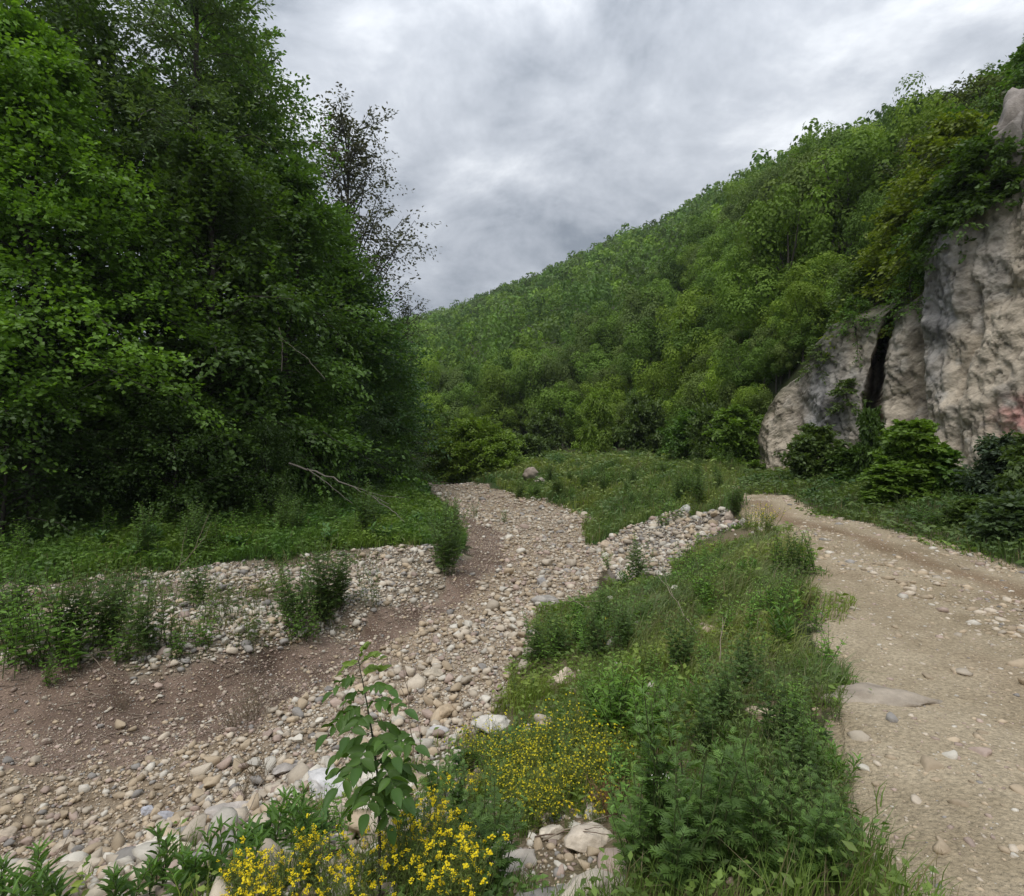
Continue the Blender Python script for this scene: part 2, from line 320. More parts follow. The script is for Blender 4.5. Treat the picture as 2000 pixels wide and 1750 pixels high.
tag(part('far_ground', mb.mesh('far_ground', M_GROUND)), 'level green land stretching away to the horizon', None, None, 'structure')

# ------------------------------------------------------------------ hill
HP = np.array([-2500, -500, 500, 820, 1000, 1200, 1350, 1470, 1540, 1600, 1690, 1760, 1800, 1900, 2000, 2500, 3500], float)
HY0 = np.array([60, 60, 60, 62, 60, 50, 38, 27.5, 26.5, 25.5, 24.5, 22.8, 21.6, 19.8, 18.6, 16, 14.])
HZ0 = np.array([0, 0, 0, 0, .2, .2, .2, .8, 3.6, 5.4, 5.6, 6.3, 7.6, 7.6, 8.4, 9.5, 10])
RP = np.array([-2500, -500, 500, 820, 900, 1000, 1100, 1200, 1300, 1400, 1450, 1500, 1600, 1700, 1800, 1900, 2000, 2500, 3500], float)
RYI = np.array([780, 760, 700, 640, 618, 578, 540, 490, 455, 394, 376, 358, 332, 316, 306, 290, 250, -100, -600], float)
RY1 = np.array([330, 330, 330, 330, 320, 300, 275, 250, 225, 195, 180, 170, 150, 135, 120, 100, 85, 60, 50], float)
def hill(px, t):
    px = np.asarray(px, float); t = np.asarray(t, float)
    y0 = np.interp(px, HP, HY0); z0 = np.interp(px, HP, HZ0); y1 = np.interp(px, RP, RY1); z1 = CAMZ+(HZ-np.interp(px, RP, RYI))/F*y1
    Y = y0+(y1-y0)*t; z = z0+(z1-z0)*np.where(t < 1, t**.92, 1-(t-1)*1.5); x = (px-1000)/F*Y
    z = z + 1.6*fbm(x*.035, Y*.035, 2, 4)*np.clip(t*6, 0, 1)*(1-.6*np.clip(t, 0, 1)**4)
    return x, Y, z
pu = np.linspace(-2500, 3500, 240); tt = np.concatenate([np.linspace(0, 1, 110)**1.6, [1.15, 1.5]])
TT, PP = np.meshgrid(tt, pu, indexing='ij'); hx, hy, hz = hill(PP.ravel(), TT.ravel()); hz = hz - .05
hc = np.tile([.05, .06, .025], (len(hx), 1)); i = (np.arange(len(tt)-1)[:, None]*len(pu)+np.arange(len(pu)-1)[None]).ravel()
mb = MB(); mb.add(np.stack([hx, hy, hz], 1), np.stack([i, i+1, i+len(pu)+1, i+len(pu)], -1), hc)
tag(part('hillside', mb.mesh('hillside', M_GROUND, True)), 'steep hillside rising to the right behind the cliff', None, None, 'structure')

# ------------------------------------------------------------------ cliff
CB = np.array([(8.6, 30.0), (10.75, 25.6), (11.6, 23.4), (12.6, 21.6), (13.0, 19.4), (13.6, 16.8), (14.0, 14.6), (14.8, 10), (15.5, 3), (16, -6)])
cs = np.concatenate([[0], np.cumsum(np.linalg.norm(np.diff(CB, axis=0), axis=1))])
nS, nH = 520, 200
s = np.concatenate([np.linspace(0, 18, 400), np.linspace(18, cs[-1], 51)[1:]]); nS = len(s)
bx = np.interp(s, cs, CB[:, 0]); by = np.interp(s, cs, CB[:, 1])
def sm(a, k=31): 
    p = np.pad(a, k//2, mode='edge'); return np.convolve(p, np.ones(k)/k, 'valid')
bxs, bys = sm(bx), sm(by); tx, ty = np.gradient(bxs), np.gradient(bys); tl = np.hypot(tx, ty); nxn, nyn = ty/tl, -tx/tl   # towards the road
nxn, nyn = np.where((nxn > 0), -nxn, nxn), np.where((nxn > 0), -nyn, nyn)
cpx = 1000 + F*bxs/bys; cpx[bys < 4] = 3500
ctop = np.interp(cpx, [1430, 1455, 1470, 1500, 1520, 1545, 1600, 1650, 1690, 1735, 1765, 1800, 1900, 2000, 2500, 3500],
                 [-.4, .1, .9, 2.9, 3.6, 4.3, 6.0, 6.2, 6.0, 6.2, 7.2, 8.2, 8.6, 9.2, 10.5, 11])
vv = np.concatenate([np.linspace(0, 1, nH-26), 1+np.linspace(0, 1, 27)[1:]])
SS, VV = np.meshgrid(np.arange(nS), vv)
SS = SS.ravel(); VV = VV.ravel()
BX, BY, NX, NY, TP, CPX = bxs[SS], bys[SS], nxn[SS], nyn[SS], ctop[SS], cpx[SS]
ex = np.clip(VV-1, 0, 1); hh = -.6 + (TP+.6)*np.minimum(VV, 1) + ex*1.2*np.clip(TP/3, 0, 1)
Sv = s[SS]
d = .34*fbm(Sv*.35, 0.0, hh*.22, 3) + .15*fbm(Sv*1.1, 3.0, hh*.35+9, 4) + .05*fbm(Sv*3.2, 1.0, hh*1.8, 4)
d += .06*(1-np.abs(fbm(Sv*1.5+3, 5.0, hh*.25, 3)))                                   # vertical ribs
rid = 1-np.abs(fbm(Sv*1.5+.5*hh, 8.0, hh*1.2, 4)); d += .07*rid*rid*np.sign(rid)
ck = np.floor((fbm(Sv*.7+.3*hh, 2.0, hh*.7, 3))*6)/6; d += .17*ck; ck2 = np.floor(fbm(Sv*2.2-.6*hh, 12.0, hh*1.9, 2)*4)/4; d += .06*ck2                            # stepped, broken faces
pt = vn(Sv*2.1, 7.0, hh*1.6); d -= .25*np.clip(pt-.62, 0, 1)                          # pits
crack = np.interp(hh, [0, 1.6, 3.2, 4.8, 6], [1708, 1698, 1690, 1686, 1695]); cw = np.interp(hh, [0, 1.2, 2.5, 4.6, 6], [6, 11, 14, 10, 8])
cr_ = np.exp(-((CPX-crack)/cw)**4); CRK = 3.4*cr_*np.clip((hh-.6)/1.0, 0, 1)
for px_, w_, dp in [(1768, 12, .5), (1548, 8, .15), (1872, 9, .22), (1735, 8, .15)]:
    c0 = px_ + 14*fbm(hh*.6+px_, 0.0, 0.0, 2); d -= dp*np.exp(-((CPX-c0)/w_)**2)
d += .5*np.exp(-((CPX-1800)/45)**2)*np.clip((hh-3)/3, 0, 1)
rg = 1-np.abs(fbm(Sv*4.3+11, 4.0, hh*1.0, 3)); d += .03*np.clip(rg, 0, 1)**3-.02; cre = np.clip(1-np.abs(fbm(Sv*2.6+4+.4*hh, 9.0, hh*.8, 4))*9, 0, 1); d -= .07*cre; d += .03*fbm(Sv*8, 1.0, hh*5, 4); cr2 = np.clip(1-np.abs(fbm(Sv*1.3+40, 3.0, hh*.9+.7*Sv, 3))*16, 0, 1); d -= .06*cr2; cre = np.maximum(cre, cr2*.8)
lean = .10*np.maximum(hh, 0) + ex**1.3*3.2; base = 1.0*np.exp(-np.clip(hh, 0, 9)/.5)*.4
d = d - lean + base
X_ = BX+NX*d+.53*CRK; Y_ = BY+NY*d+.85*CRK; Z_ = hh + ex*.3*fbm(Sv*1.3, ex*3, 4, 3)
# colour: warm buff faces, grey weathered skin, dark water streaks, a faded red paint smear
g1 = fbm(Sv*.35+5, 3.0, hh*.30, 4); g2 = fbm(Sv*1.6, 6.0, hh*.9, 4); st = fbm(Sv*3.5, 2.0, hh*.22, 3); g3 = fbm(Sv*6, 2.0, hh*6, 2)
gw = 1.15*np.exp(-((CPX-1590)/70)**2)*np.clip((hh-1.0)/1.2, 0, 1) + .95*np.exp(-((CPX-1805)/42)**2)*np.clip((hh-2.3)/1.2, 0, 1) + .35*np.clip((hh-5)/2, 0, 1)
grey = np.clip(gw + g1*.5 + .25*g2 - .15, 0, 1)[:, None]
buff = np.array([.50, .43, .335]); gry = np.array([.285, .275, .262]); cc = buff*(1-grey)+gry*grey
cc = cc*(1+.16*g2+.12*g3)[:, None]
sk = (np.clip(st*1.5-.35, 0, 1)*(.35+.65*grey[:, 0]))[:, None]; cc = cc*(1-.34*sk)
lt = np.clip(fbm(Sv*2.2+8, 1.0, hh*2.0, 4)*1.6-.65, 0, 1)[:, None]; cc = cc*(1-.6*lt)+np.array([.46, .43, .385])*.6*lt
dk = np.clip(-fbm(Sv*1.8+8, 4.0, hh*1.4, 4)*1.8-.8, 0, 1)[:, None]; cc = cc*(1-.45*dk)*(1-.5*cre[:, None])
moss = np.clip((hh-TP+.7)/.8 + g2*.6, 0, 1)[:, None]*(VV > .6)[:, None]; cc = cc*(1-moss*.7)+np.array([.07, .08, .04])*moss*.7
pk = np.exp(-(((CPX-1975)/50)**2 + ((hh-2.15-.1*g1)/.62)**2)**1.5)*np.clip(.75+.7*fbm(Sv*4, 1, hh*5, 3), 0, 1)
cc = cc*(1-.75*pk[:, None]) + np.array([.52, .22, .20])*.75*pk[:, None]
mb = MB(); i = (np.arange(len(vv)-1)[:, None]*nS+np.arange(nS-1)[None]).ravel()
mb.add(np.stack([X_, Y_, Z_], 1), np.stack([i, i+1, i+nS+1, i+nS], -1), np.clip(cc, .02, .8))
M_CLIFF = material('cliff_rock', rough=.92, nscale=5, namt=.22, bump=1.0, bscale=9, bdist=.06, spec=.15)
tag(part('cliff', mb.mesh('cliff', M_CLIFF, True)), 'tall pale limestone cliff with dark cleft and faded red paint', None, None, 'structure')
def cliff_at(px, hq):
    k = int(np.argmin(np.abs(cpx-px)+ (bys < 5)*9999)); j = int(np.argmin(np.abs(hh.reshape(len(vv), nS)[:, k]-hq)))
    q = j*nS+k; return np.array([X_[q], Y_[q], Z_[q]])

# ------------------------------------------------------------------ stones
def ico(sub):
    bm = bmesh.new(); bmesh.ops.create_icosphere(bm, subdivisions=sub, radius=1); bm.verts.ensure_lookup_table()
    v = np.array([q.co[:] for q in bm.verts]); f = np.array([[q.index for q in a.verts] for a in bm.faces]); bm.free(); return v, f
ICO = {k: ico(k) for k in (1, 2, 3, 4)}
def stone_shape(rng, sub, ncut=9, flat=.62, rough=.06, cut=(.52, .88)):
    v, f = ICO[sub]; v = v.copy()
    for _ in range(ncut):
        n = nrm(rng.normal(size=3)); dd = rng.uniform(*cut); p = v@n; v -= np.maximum(p-dd, 0)[:, None]*n
    v *= 1+rough*fbm(v[:, 0]*2+rng.uniform(0, 50), v[:, 1]*2, v[:, 2]*2, 3)[:, None]
    v /= np.abs(v).max(0)
    return v*[1, rng.uniform(.68, .9), flat*rng.uniform(.75, 1.15)], f
rng = np.random.default_rng(7)
SH1 = [stone_shape(rng, 1, 8, cut=(.38, .85), rough=.12) for _ in range(10)]; OCT = (np.array([[1, 0, 0], [-1, 0, 0], [0, 1, 0], [0, -1, 0], [0, 0, 1], [0, 0, -1.]]), np.array([[0, 2, 4], [2, 1, 4], [1, 3, 4], [3, 0, 4], [2, 0, 5], [1, 2, 5], [3, 1, 5], [0, 3, 5]]))
SH0 = [((OCT[0]+rng.normal(0, .22, (6, 3)))*[1, .8, .6], OCT[1]) for _ in range(8)]; SH2 = [stone_shape(rng, 2, 12, rough=.16, cut=(.30, .78)) for _ in range(16)]
def boulder(name, loc, size, rz, tilt, col, label, seed, sub=4, ncut=11, flat=.7, rough=.09, cat='rock', group=None, kind=None):
    r = np.random.default_rng(seed); v, f = stone_shape(r, sub, ncut, flat, rough)
    v = v*(1+.05*fbm(v[:, 0]*5+seed, v[:, 1]*5, v[:, 2]*5, 4)[:, None]-.06*np.clip(1-6*np.abs(fbm(v[:, 0]*2+seed, v[:, 1]*2, v[:, 2]*2, 3)), 0, 1)[:, None])
    n = fbm(v[:, 0]*2.5+seed, v[:, 1]*2.5, v[:, 2]*2.5, 4)
    c = np.array(col)*(1+.22*n)[:, None]; mb = MB(); mb.add(v*np.array(size)/2, f, np.clip(c, .03, .8))
    o = part(name, mb.mesh(name, M_BIGSTONE, sub >= 4 and rough > .03), None, loc, (tilt[0], tilt[1], rz)); return tag(o, label, cat, group, kind)

def sample(Z, n0, dref, k, rng, dmax=70):
    """points in the polygon, n0 per m2 at distance dref and thinner beyond"""
    lo, hi = Z.min(0), Z.max(0); A = (hi-lo).prod(); out = []
    # split by distance rings to sample efficiently
    edges = [0, dref, dref*1.5, dref*2.2, dref*3.3, dref*5, dref*8, 200]
    for a, b in zip(edges[:-1], edges[1:]):
        dens = n0*min(1, (dref/max(a, dref))**k); n = int(A*dens)
        while n > 0:
            m = min(n, 400000); n -= m
            p = lo+rng.random((m, 2))*(hi-lo); r = np.hypot(p[:, 0], p[:, 1])
            q = (r >= a) & (r < b) & (r < dmax) & (rng.random(m) < np.minimum(1, (np.maximum(r, dref)/max(a, dref))**(-k)))
            ok = q.copy(); ok[q] = np.abs(p[q, 0]) < p[q, 1]*1.25+2.5
            ok[ok] = inside(Z, *warp(p[ok, 0], p[ok, 1], .35 if Z is Z_ROAD else 1.0)); out.append(p[ok])
    return np.concatenate(out)

PALE = np.array([.55, .47, .365]); WHITE = np.array([.62, .57, .48]); TANC = np.array([.49, .39, .27]); GREYC = np.array([.33, .305, .275]); PINK = np.array([.46, .355, .29])
def stone_cols(rng, n, w):
    base = np.stack([PALE, WHITE, TANC, GREYC, PINK]); k = rng.choice(5, n, p=np.array(w)/sum(w))
    return base[k]*rng.uniform(.72, 1.14, (n, 1)), k
LAB = {0: 'pale cream', 1: 'whitish', 2: 'tan', 3: 'grey', 4: 'pinkish buff'}
stones = []      # rows: x, y, size, colour(3), colour index, zone, buried
def lay(Z, zname, n0, dref, k, smin, smax, w, rng, pw=2.2, grow=.6, bury=.35, mask=None):
    p = sample(Z, n0, dref, k, rng)
    if mask is not None: p = p[mask(p)]
    n = len(p); r = np.hypot(p[:, 0], p[:, 1]); sz = smin*(1-rng.random(n))**(-1/pw); sz = np.minimum(sz, smax)*np.maximum(1, (r/dref))**grow
    sz = np.minimum(sz, smax*1.3)
    c, ki = stone_cols(rng, n, w); stones.append((p, sz, c, ki, np.full(n, zname), np.full(n, bury)))
rng = np.random.default_rng(11)
def near_bank(p): return (fbm(p[:, 0]*.7, p[:, 1]*.7, 3, 3)+.75) > rng.random(len(p))*1.0
lay(Z_STONE, 'a', 1700, 5, 1.8, .022, .16, [4.5, 2.4, 4, .7, 1.5], rng, 2.5, .55, .25, mask=lambda p: ~inside(Z_TRANS, *warp(p[:, 0], p[:, 1])))
lay(Z_TRANS, 'a', 2200, 5, 1.7, .018, .12, [3.5, 1.4, 5, .5, 2.0], rng, 2.4, .5, .32)
lay(Z_STONE, 'a', 3.5, 6, 1.0, .12, .32, [4, 3, 2, 1.4, 1], rng, 2.6, .2, .3)
lay(Z_TAN, 'b', 1700, 5, 1.6, .018, .10, [3, .6, 5, .6, 1.5], rng, 2.4, .4, .4)
lay(Z_MUD, 'c', 3600, 5, 1.7, .010, .06, [3, .6, 3, .8, 5], rng, 2.6, .4, .45)
lay(Z_MUD, 'c', 55, 6, 1.2, .03, .13, [3, 1, 4, 1, 2], rng, 2.4, .3, .4, mask=near_bank)
lay(Z_BAR, 'd', 800, 8, 1.4, .034, .18, [3.4, 3.6, 2, 1.3, .8], rng, 2.8, .35, .25, mask=lambda p: (fbm(p[:, 0]*.6, p[:, 1]*.9, 3, 3)+.72+.6*np.clip((p[:, 0]+7)/4, 0, 1)) > rng.random(len(p))*1.2)
lay(Z_SPIT, 'e', 330, 10, 1.2, .05, .26, [3, 3, 2, 1.6, 1], rng, 2.8, .2, .2)
lay(Z_ROAD, 'r', 480, 3, 1.1, .012, .12, [3, 1.0, 4, .35, 2], rng, 2.3, .3, .66)
# loose stone line along the crown of the road and its far edge
def crown(p):
    yy = np.array([-3, 2, 5.5] + [q[1] for q in _rr[::-1]]); xx = np.array([4.8, 5.8, 6.8] + [q[0] for q in _rr[::-1]]); o = np.argsort(yy)
    d = np.interp(p[:, 1], yy[o], xx[o]) - p[:, 0]; w = np.exp(-((d-2.0)/.42)**2) + .7*np.exp(-((d-.25)/.3)**2); return rng.random(len(p)) < w*(.55+.45*vn(p[:, 0]*1.5, p[:, 1]*.9, 3))
lay(Z_ROAD, 'r', 520, 6, 1.3, .03, .12, [3, .8, 5, .5, 1.5], rng, 2.4, .4, .5, mask=crown)
Z_LOW = zone([(-300, 1780), (0, 1720), (300, 1640), (480, 1570), (620, 1500), (780, 1470), (930, 1440), (960, 1500), (900, 1600), (800, 1720), (700, 1900), (-300, 2100)])
lay(Z_LOW, 'f', 420, 3.5, 1.2, .035, .24, [3.5, 4, 2, .7, 1.5], rng, 2.1, .2, .25)
Z_RK = zone([(960, 1560), (1230, 1540), (1230, 1680), (1260, 1800), (900, 1900), (930, 1680)])
lay(Z_RK, 'f', 900, 3.5, 1.2, .012, .10, [3.5, 3, 3, .7, 2], rng, 2.0, .2, .3)
lay(Z_EMB, 'f', 16, 4, 1.2, .05, .22, [3, 2, 3, 1, 2], rng, 2.2, .2, .35)
SP = np.concatenate([a[0] for a in stones]); SS_ = np.concatenate([a[1] for a in stones]); SC = np.concatenate([a[2] for a in stones])
SK = np.concatenate([a[3] for a in stones]); SZ = np.concatenate([a[4] for a in stones]); SB = np.concatenate([a[5] for a in stones])
SHH = H(SP[:, 0], SP[:, 1]); app = SS_/np.hypot(SP[:, 0], SP[:, 1]); vis = (np.abs(SP[:, 0])/SP[:, 1] < .93) & ((CAMZ-SHH)/SP[:, 1] < .84)
INFO = {'a': ('river_stone', 'channel stone', 'stones of the dry channel'),
        'b': ('gravel_stone', 'pebble on the fine lower left gravel', 'pebbles on the fine gravel at lower left'),
        'c': ('mud_stone', 'pebble in the mud strip', 'pebbles in the mud strip'),
        'd': ('bar_stone', 'cobble on the left gravel bar', 'cobbles of the gravel bar'),
        'e': ('heap_stone', 'cobble on the roadside stone heap', 'cobbles of the roadside stone heap'),
        'r': ('road_stone', 'stone in the dirt road', 'stones sunk into the road'),
        'f': ('bank_stone', 'stone among the bank weeds', 'stones in the weedy bank')}
QUOTA = {'a': 150, 'b': 35, 'c': 15, 'd': 50, 'e': 30, 'r': 60, 'f': 20}
single = np.zeros(len(SP), bool)
for zn, q in QUOTA.items():
    idx = np.where((SZ == zn) & vis)[0]; idx = idx[np.argsort(-app[idx])][:q]; single[idx] = True
SMESH = []
for k in range(12):
    v, f = SH2[k]; mb = MB(); mb.add(v/2, f, (1, 1, 1)); SMESH.append(mb.mesh('stone', M_STONE))
for q in np.where(single)[0]:
    nm, lb, gp = INFO[SZ[q]]; sz = SS_[q]*(1.15 if SZ[q] == 'r' else 1); fl = .9 if SZ[q] == 'r' else 1
    size = 'large' if sz > .2 else ('middling' if sz > .11 else 'small')
    if SZ[q] == 'f': sz *= 1.2
    o = part(nm, SMESH[q % 12], None, (SP[q, 0], SP[q, 1], SHH[q]+sz*(.28*fl-.3*SB[q]*fl-(.09 if SZ[q] == 'r' else 0))), ((rng.random()-.5)*.5*fl, (rng.random()-.5)*.5*fl, rng.random()*6.3), (sz, sz, sz*fl), SC[q])
    X1, Y1 = SP[q]
    if SZ[q] == 'a': pl = 'right behind the sapling' if Y1 < 4.6 else 'near the yellow flower mass' if Y1 < 5.6 else 'beside the pointed rock' if Y1 < 7 else 'beside the mugwort rim' if Y1 < 9.5 else 'round the smooth grey boulder' if Y1 < 12 else 'upstream, near the stone heap' if Y1 < 17 else 'far up the channel'
    elif SZ[q] == 'r': pl = 'near the bottom edge' if Y1 < 2.7 else 'just before the slab' if Y1 < 3.6 else 'just beyond the slab' if Y1 < 5.2 else 'halfway to the bend' if Y1 < 9 else 'at the bend'
    elif SZ[q] == 'd': pl = 'far left' if X1 < -7 else 'left of the mugworts' if X1 < -3.9 else 'by the mugworts'
    elif SZ[q] == 'f': pl = 'near the bottom edge' if Y1 < 3 else 'halfway along' if Y1 < 5.5 else 'at the top end'
    else: pl = 'nearer' if Y1 < 5 else 'farther back'
    tag(o, f'{size} {LAB[SK[q]]} {lb}, {pl}', 'stone', f'{size} {LAB[SK[q]]} {gp}, {pl}')
for zn, (nm, lb, gp) in INFO.items():
    mb = MB()
    for near in (0, 1, 2):
        lod = (app > .0055).astype(int) + (app > .019); m = (SZ == zn) & ~single & (lod == near); idx = np.where(m)[0]
        if not len(idx): continue
        bank = (SH0, SH1, SH2)[near]; var = rng.integers(0, len(bank), len(idx))
        for k, (tv, tf) in enumerate(bank):
            j = idx[var == k]
            if not len(j): continue
            th = rng.random(len(j))*6.3; fl = .85 if zn == 'r' else 1.0
            D = np.stack([np.cos(th), np.sin(th), rng.normal(0, .16*fl, len(j))], 1); Nn = np.stack([rng.normal(0, .25*fl, len(j)), rng.normal(0, .25*fl, len(j)), np.ones(len(j))], 1)
            P = np.stack([SP[j, 0], SP[j, 1], SHH[j]+SS_[j]*(.28-.34*SB[j]-(.09 if zn == 'r' else 0))*1.0], 1)
            stamp(mb, tv/2, tf, P, D, Nn, SS_[j], SS_[j], SC[j], T=SS_[j]*fl)
    tag(part({'a': 'channel_gravel', 'b': 'fine_gravel', 'c': 'mud_gravel', 'd': 'bar_gravel', 'e': 'heap_gravel', 'r': 'road_gravel', 'f': 'bank_gravel'}[zn], mb.mesh('gravel', M_STONE)),
        {'a': 'loose pale stones filling the dry river channel', 'b': 'fine tan gravel at the lower left of the river bed', 'c': 'small reddish gravel in the drying mud strip', 'd': 'white and grey gravel of the left river bar',
         'e': 'heap of pale rubble beside the road bend', 'r': 'small stones pressed into the dirt road', 'f': 'stones between the weeds of the road bank'}[zn], 'gravel', None, 'stuff')
print('stones', len(SP), single.sum())

def on(px, py, dz=0):
    x, y = G(px, py); return np.array([x, y, float(H([x], [y])[0])+dz])
for nm, px, py, size, rz, tl, col, lab, sd, fl in [
    ('boulder', 1068, 1182, (.62, .42, .42), .1, (0, 0), (.36, .33, .29), 'large smooth grey boulder in the middle of the stony channel', 3, .6),
    ('boulder', 1058, 1142, (.34, .3, .34), .8, (0, .2), (.35, .33, .31), 'grey rounded rock just upstream of the smooth grey boulder', 4, .8),
    ('boulder', 868, 1395, (.30, .24, .26), 1.2, (.1, 0), (.52, .40, .27), 'tan knobbly rock standing out of the stones below the channel bend', 5, .7),
    ('boulder', 850, 1318, (.34, .26, .26), .4, (0, .2), (.50, .43, .33), 'cream rock near the end of the mud strip, right of the sapling top', 6, .7),
    ('boulder', 855, 1425, (.28, .22, .2), .4, (0, .1), (.5, .48, .46), 'white angular rock below the tan knobbly rock', 8, .7),
    ('boulder', 960, 1425, (.50, .34, .32), .4, (0, .1), (.60, .56, .49), 'big white rock at the edge of the yellow flowers', 9, .7),
    ('boulder', 640, 1540, (.62, .40, .36), 2.5, (0.1, .1), (.60, .58, .56), 'bluish white slab of rock behind the sapling stem', 10, .55),
    ('boulder', 690, 1580, (.42, .30, .3), .7, (0.1, .1), (.56, .45, .37), 'buff rock tucked behind the lower sapling leaves', 12, .6),
    ('boulder', 565, 1500, (.34, .26, .24), .9, (0.1, .1), (.42, .38, .34), 'brownish grey rock left of the sapling foot', 13, .6),
    ('boulder', 460, 1590, (.48, .30, .22), .2, (0, .1), (.50, .45, .40), 'flat grey buff rock lying at the edge of the water-worn stones', 14, .5),
    ('boulder', 330, 1590, (.20, .13, .12), .4, (0, .3), (.45, .45, .48), 'bluish grey stone, largest of the little cluster at lower left', 15, .7),
    ('boulder', 290, 1580, (.14, .16, .14), .9, (.4, .3), (.50, .50, .53), 'pale blue-grey stone standing on edge at lower left', 16, .7),
    ('boulder', 130, 1660, (.24, .18, .15), .9, (.1, 0), (.50, .42, .32), 'squarish buff rock near the lower left corner', 17, .7),
    ('boulder', 5, 1640, (.24, .18, .17), .9, (.1, 0), (.46, .38, .29), 'rounded tan rock at the left edge of the gravel', 18, .7),
    ('boulder', 1100, 1335, (.36, .28, .40), .5, (.2, .5), (.58, .48, .37), 'buff pointed rock in the weeds left of the bright green bush', 19, .8),
    ('boulder', 1125, 1352, (.2, .16, .14), .5, (.0, .1), (.55, .44, .34), 'small buff rock against the foot of the pointed rock', 20, .6),
    ('boulder', 1140, 1800, (.34, .26, .22), .1, (0, 0), (.55, .48, .39), 'smooth domed boulder at the bottom edge of the picture', 21, .75),
    ('boulder', 1155, 1665, (.30, .20, .20), .3, (.1, .1), (.58, .50, .40), 'broken cream rock left of the tall dark herb', 22, .65),
    ('boulder', 1080, 1645, (.16, .14, .15), .3, (.1, .1), (.58, .51, .41), 'small cream rock beside the grey stone', 23, .8),
    ('boulder', 1085, 1610, (.075, .07, .08), .3, (.5, .1), (.26, .27, .31), 'dark grey pebble perched on the cream rocks', 24, .9),
    ('boulder', 1010, 1710, (.30, .22, .16), .6, (.1, .1), (.50, .44, .37), 'flat pale rock left of the domed boulder', 25, .6),
    ('boulder', 1335, 1570, (.16, .12, .14), .5, (.1, .4), (.50, .38, .31), 'pinkish rock seen through the tall dark herb', 26, .7),
    ('boulder', 1290, 1525, (.20, .14, .14), .5, (.1, .1), (.60, .57, .53), 'white rock behind the tall dark herb', 27, .7),
    ('boulder', 1420, 1620, (.20, .12, .15), .7, (.1, .4), (.56, .46, .35), 'buff rock in the grass right of the tall dark herb', 28, .7),
    ('boulder', 1490, 1395, (.26, .18, .14), .2, (0, .1), (.58, .47, .34), 'cream rock showing on the grassy bank beside the slab', 29, .6),
    ('boulder', 1040, 938, (1.3, 1.0, 1.3), .4, (0.3, .3), (.33, .27, .22), 'brown and white boulder on the grassy shelf by the round bush', 30, .8),
    ('boulder', 1056, 944, (.7, .6, .5), .4, (0.3, .3), (.48, .42, .36), 'smaller pale rock against the brown boulder', 31, .8),
    ('boulder', 1185, 1075, (.40, .32, .36), .4, (0.1, .3), (.46, .37, .27), 'tan boulder where the stone heap meets the channel', 32, .85),
    ('boulder', 1425, 1012, (.36, .3, .34), .4, (0.1, .3), (.46, .38, .30), 'reddish cobble on top of the roadside stone heap', 33, .85),
    ('boulder', 1095, 1037, (.36, .3, .26), .4, (0, 0), (.30, .27, .24), 'dark stone in the shaded upper channel', 34, .75),
    ('boulder', 1065, 1050, (.36, .3, .26), 1.4, (0, 0), (.32, .28, .25), 'dark brown stone left of the other dark channel stone', 35, .75),
    ('boulder', 1345, 998, (.6, .4, .5), .4, (0, 0), (.58, .56, .52), 'white rock on the upper rim of the stone heap', 36, .8)]:
    p = on(px, py); boulder(nm, p + [0, 0, size[2]*.12], size, rz, tl, col, lab, sd, flat=fl, rough=.10)
p = on(1705, 1365); boulder('rock_slab', p+[0.05, 0, -.05], (.85, .42, .34), -.12, (.05, .05), (.36, .305, .24), 'flat grey bedrock slab breaking the road surface at its left edge', 41, sub=4, ncut=5, flat=.6, rough=.22, cat='rock slab')
p = on(1985, 1345); boulder('rock_slab', p+[0, 0, -.05], (.9, .34, .12), .2, (0, 0), (.37, .34, .31), 'low grey rock slab worn flat at the right edge of the road', 43, sub=4, ncut=5, flat=.6, rough=.22, cat='rock slab')
x, y = 20.1*.955, 20.1+.9
boulder('rock_outcrop', (15.75, 17.2, 10.9), (2.2, 2.2, 4.6), .3, (.06, -.10), (.30, .265, .235), 'grey brown rock outcrop above the cliff at the right edge', 144, ncut=5, flat=1.0, rough=.30, cat='outcrop')
boulder('rock_outcrop', (14.95, 17.1, 10.2), (1.3, 1.5, 2.9), .9, (.1, -.1), (.25, .225, .20), 'darker rock shoulder left of the upper outcrop', 145, ncut=5, flat=1.0, rough=.30, cat='outcrop')
for px, t, sz, lab, sd in [(1490, .035, 1.0, 'small grey outcrop poking out of the trees above the cliff', 46), (1372, .03, 1.3, 'grey rock face half hidden in the trees left of the cliff', 47), (1425, .03, 1.1, 'pale rock tooth among the trees left of the cliff', 48)]:
    x, y, z = [float(a) for a in hill(px, t)]
    boulder('rock_outcrop', (x, y-1.6, z+2.0), (sz*1.1, sz, sz*1.5), .3, (.3, .4), (.24, .23, .21), lab, sd, ncut=13, flat=1.0, rough=.34, cat='outcrop')

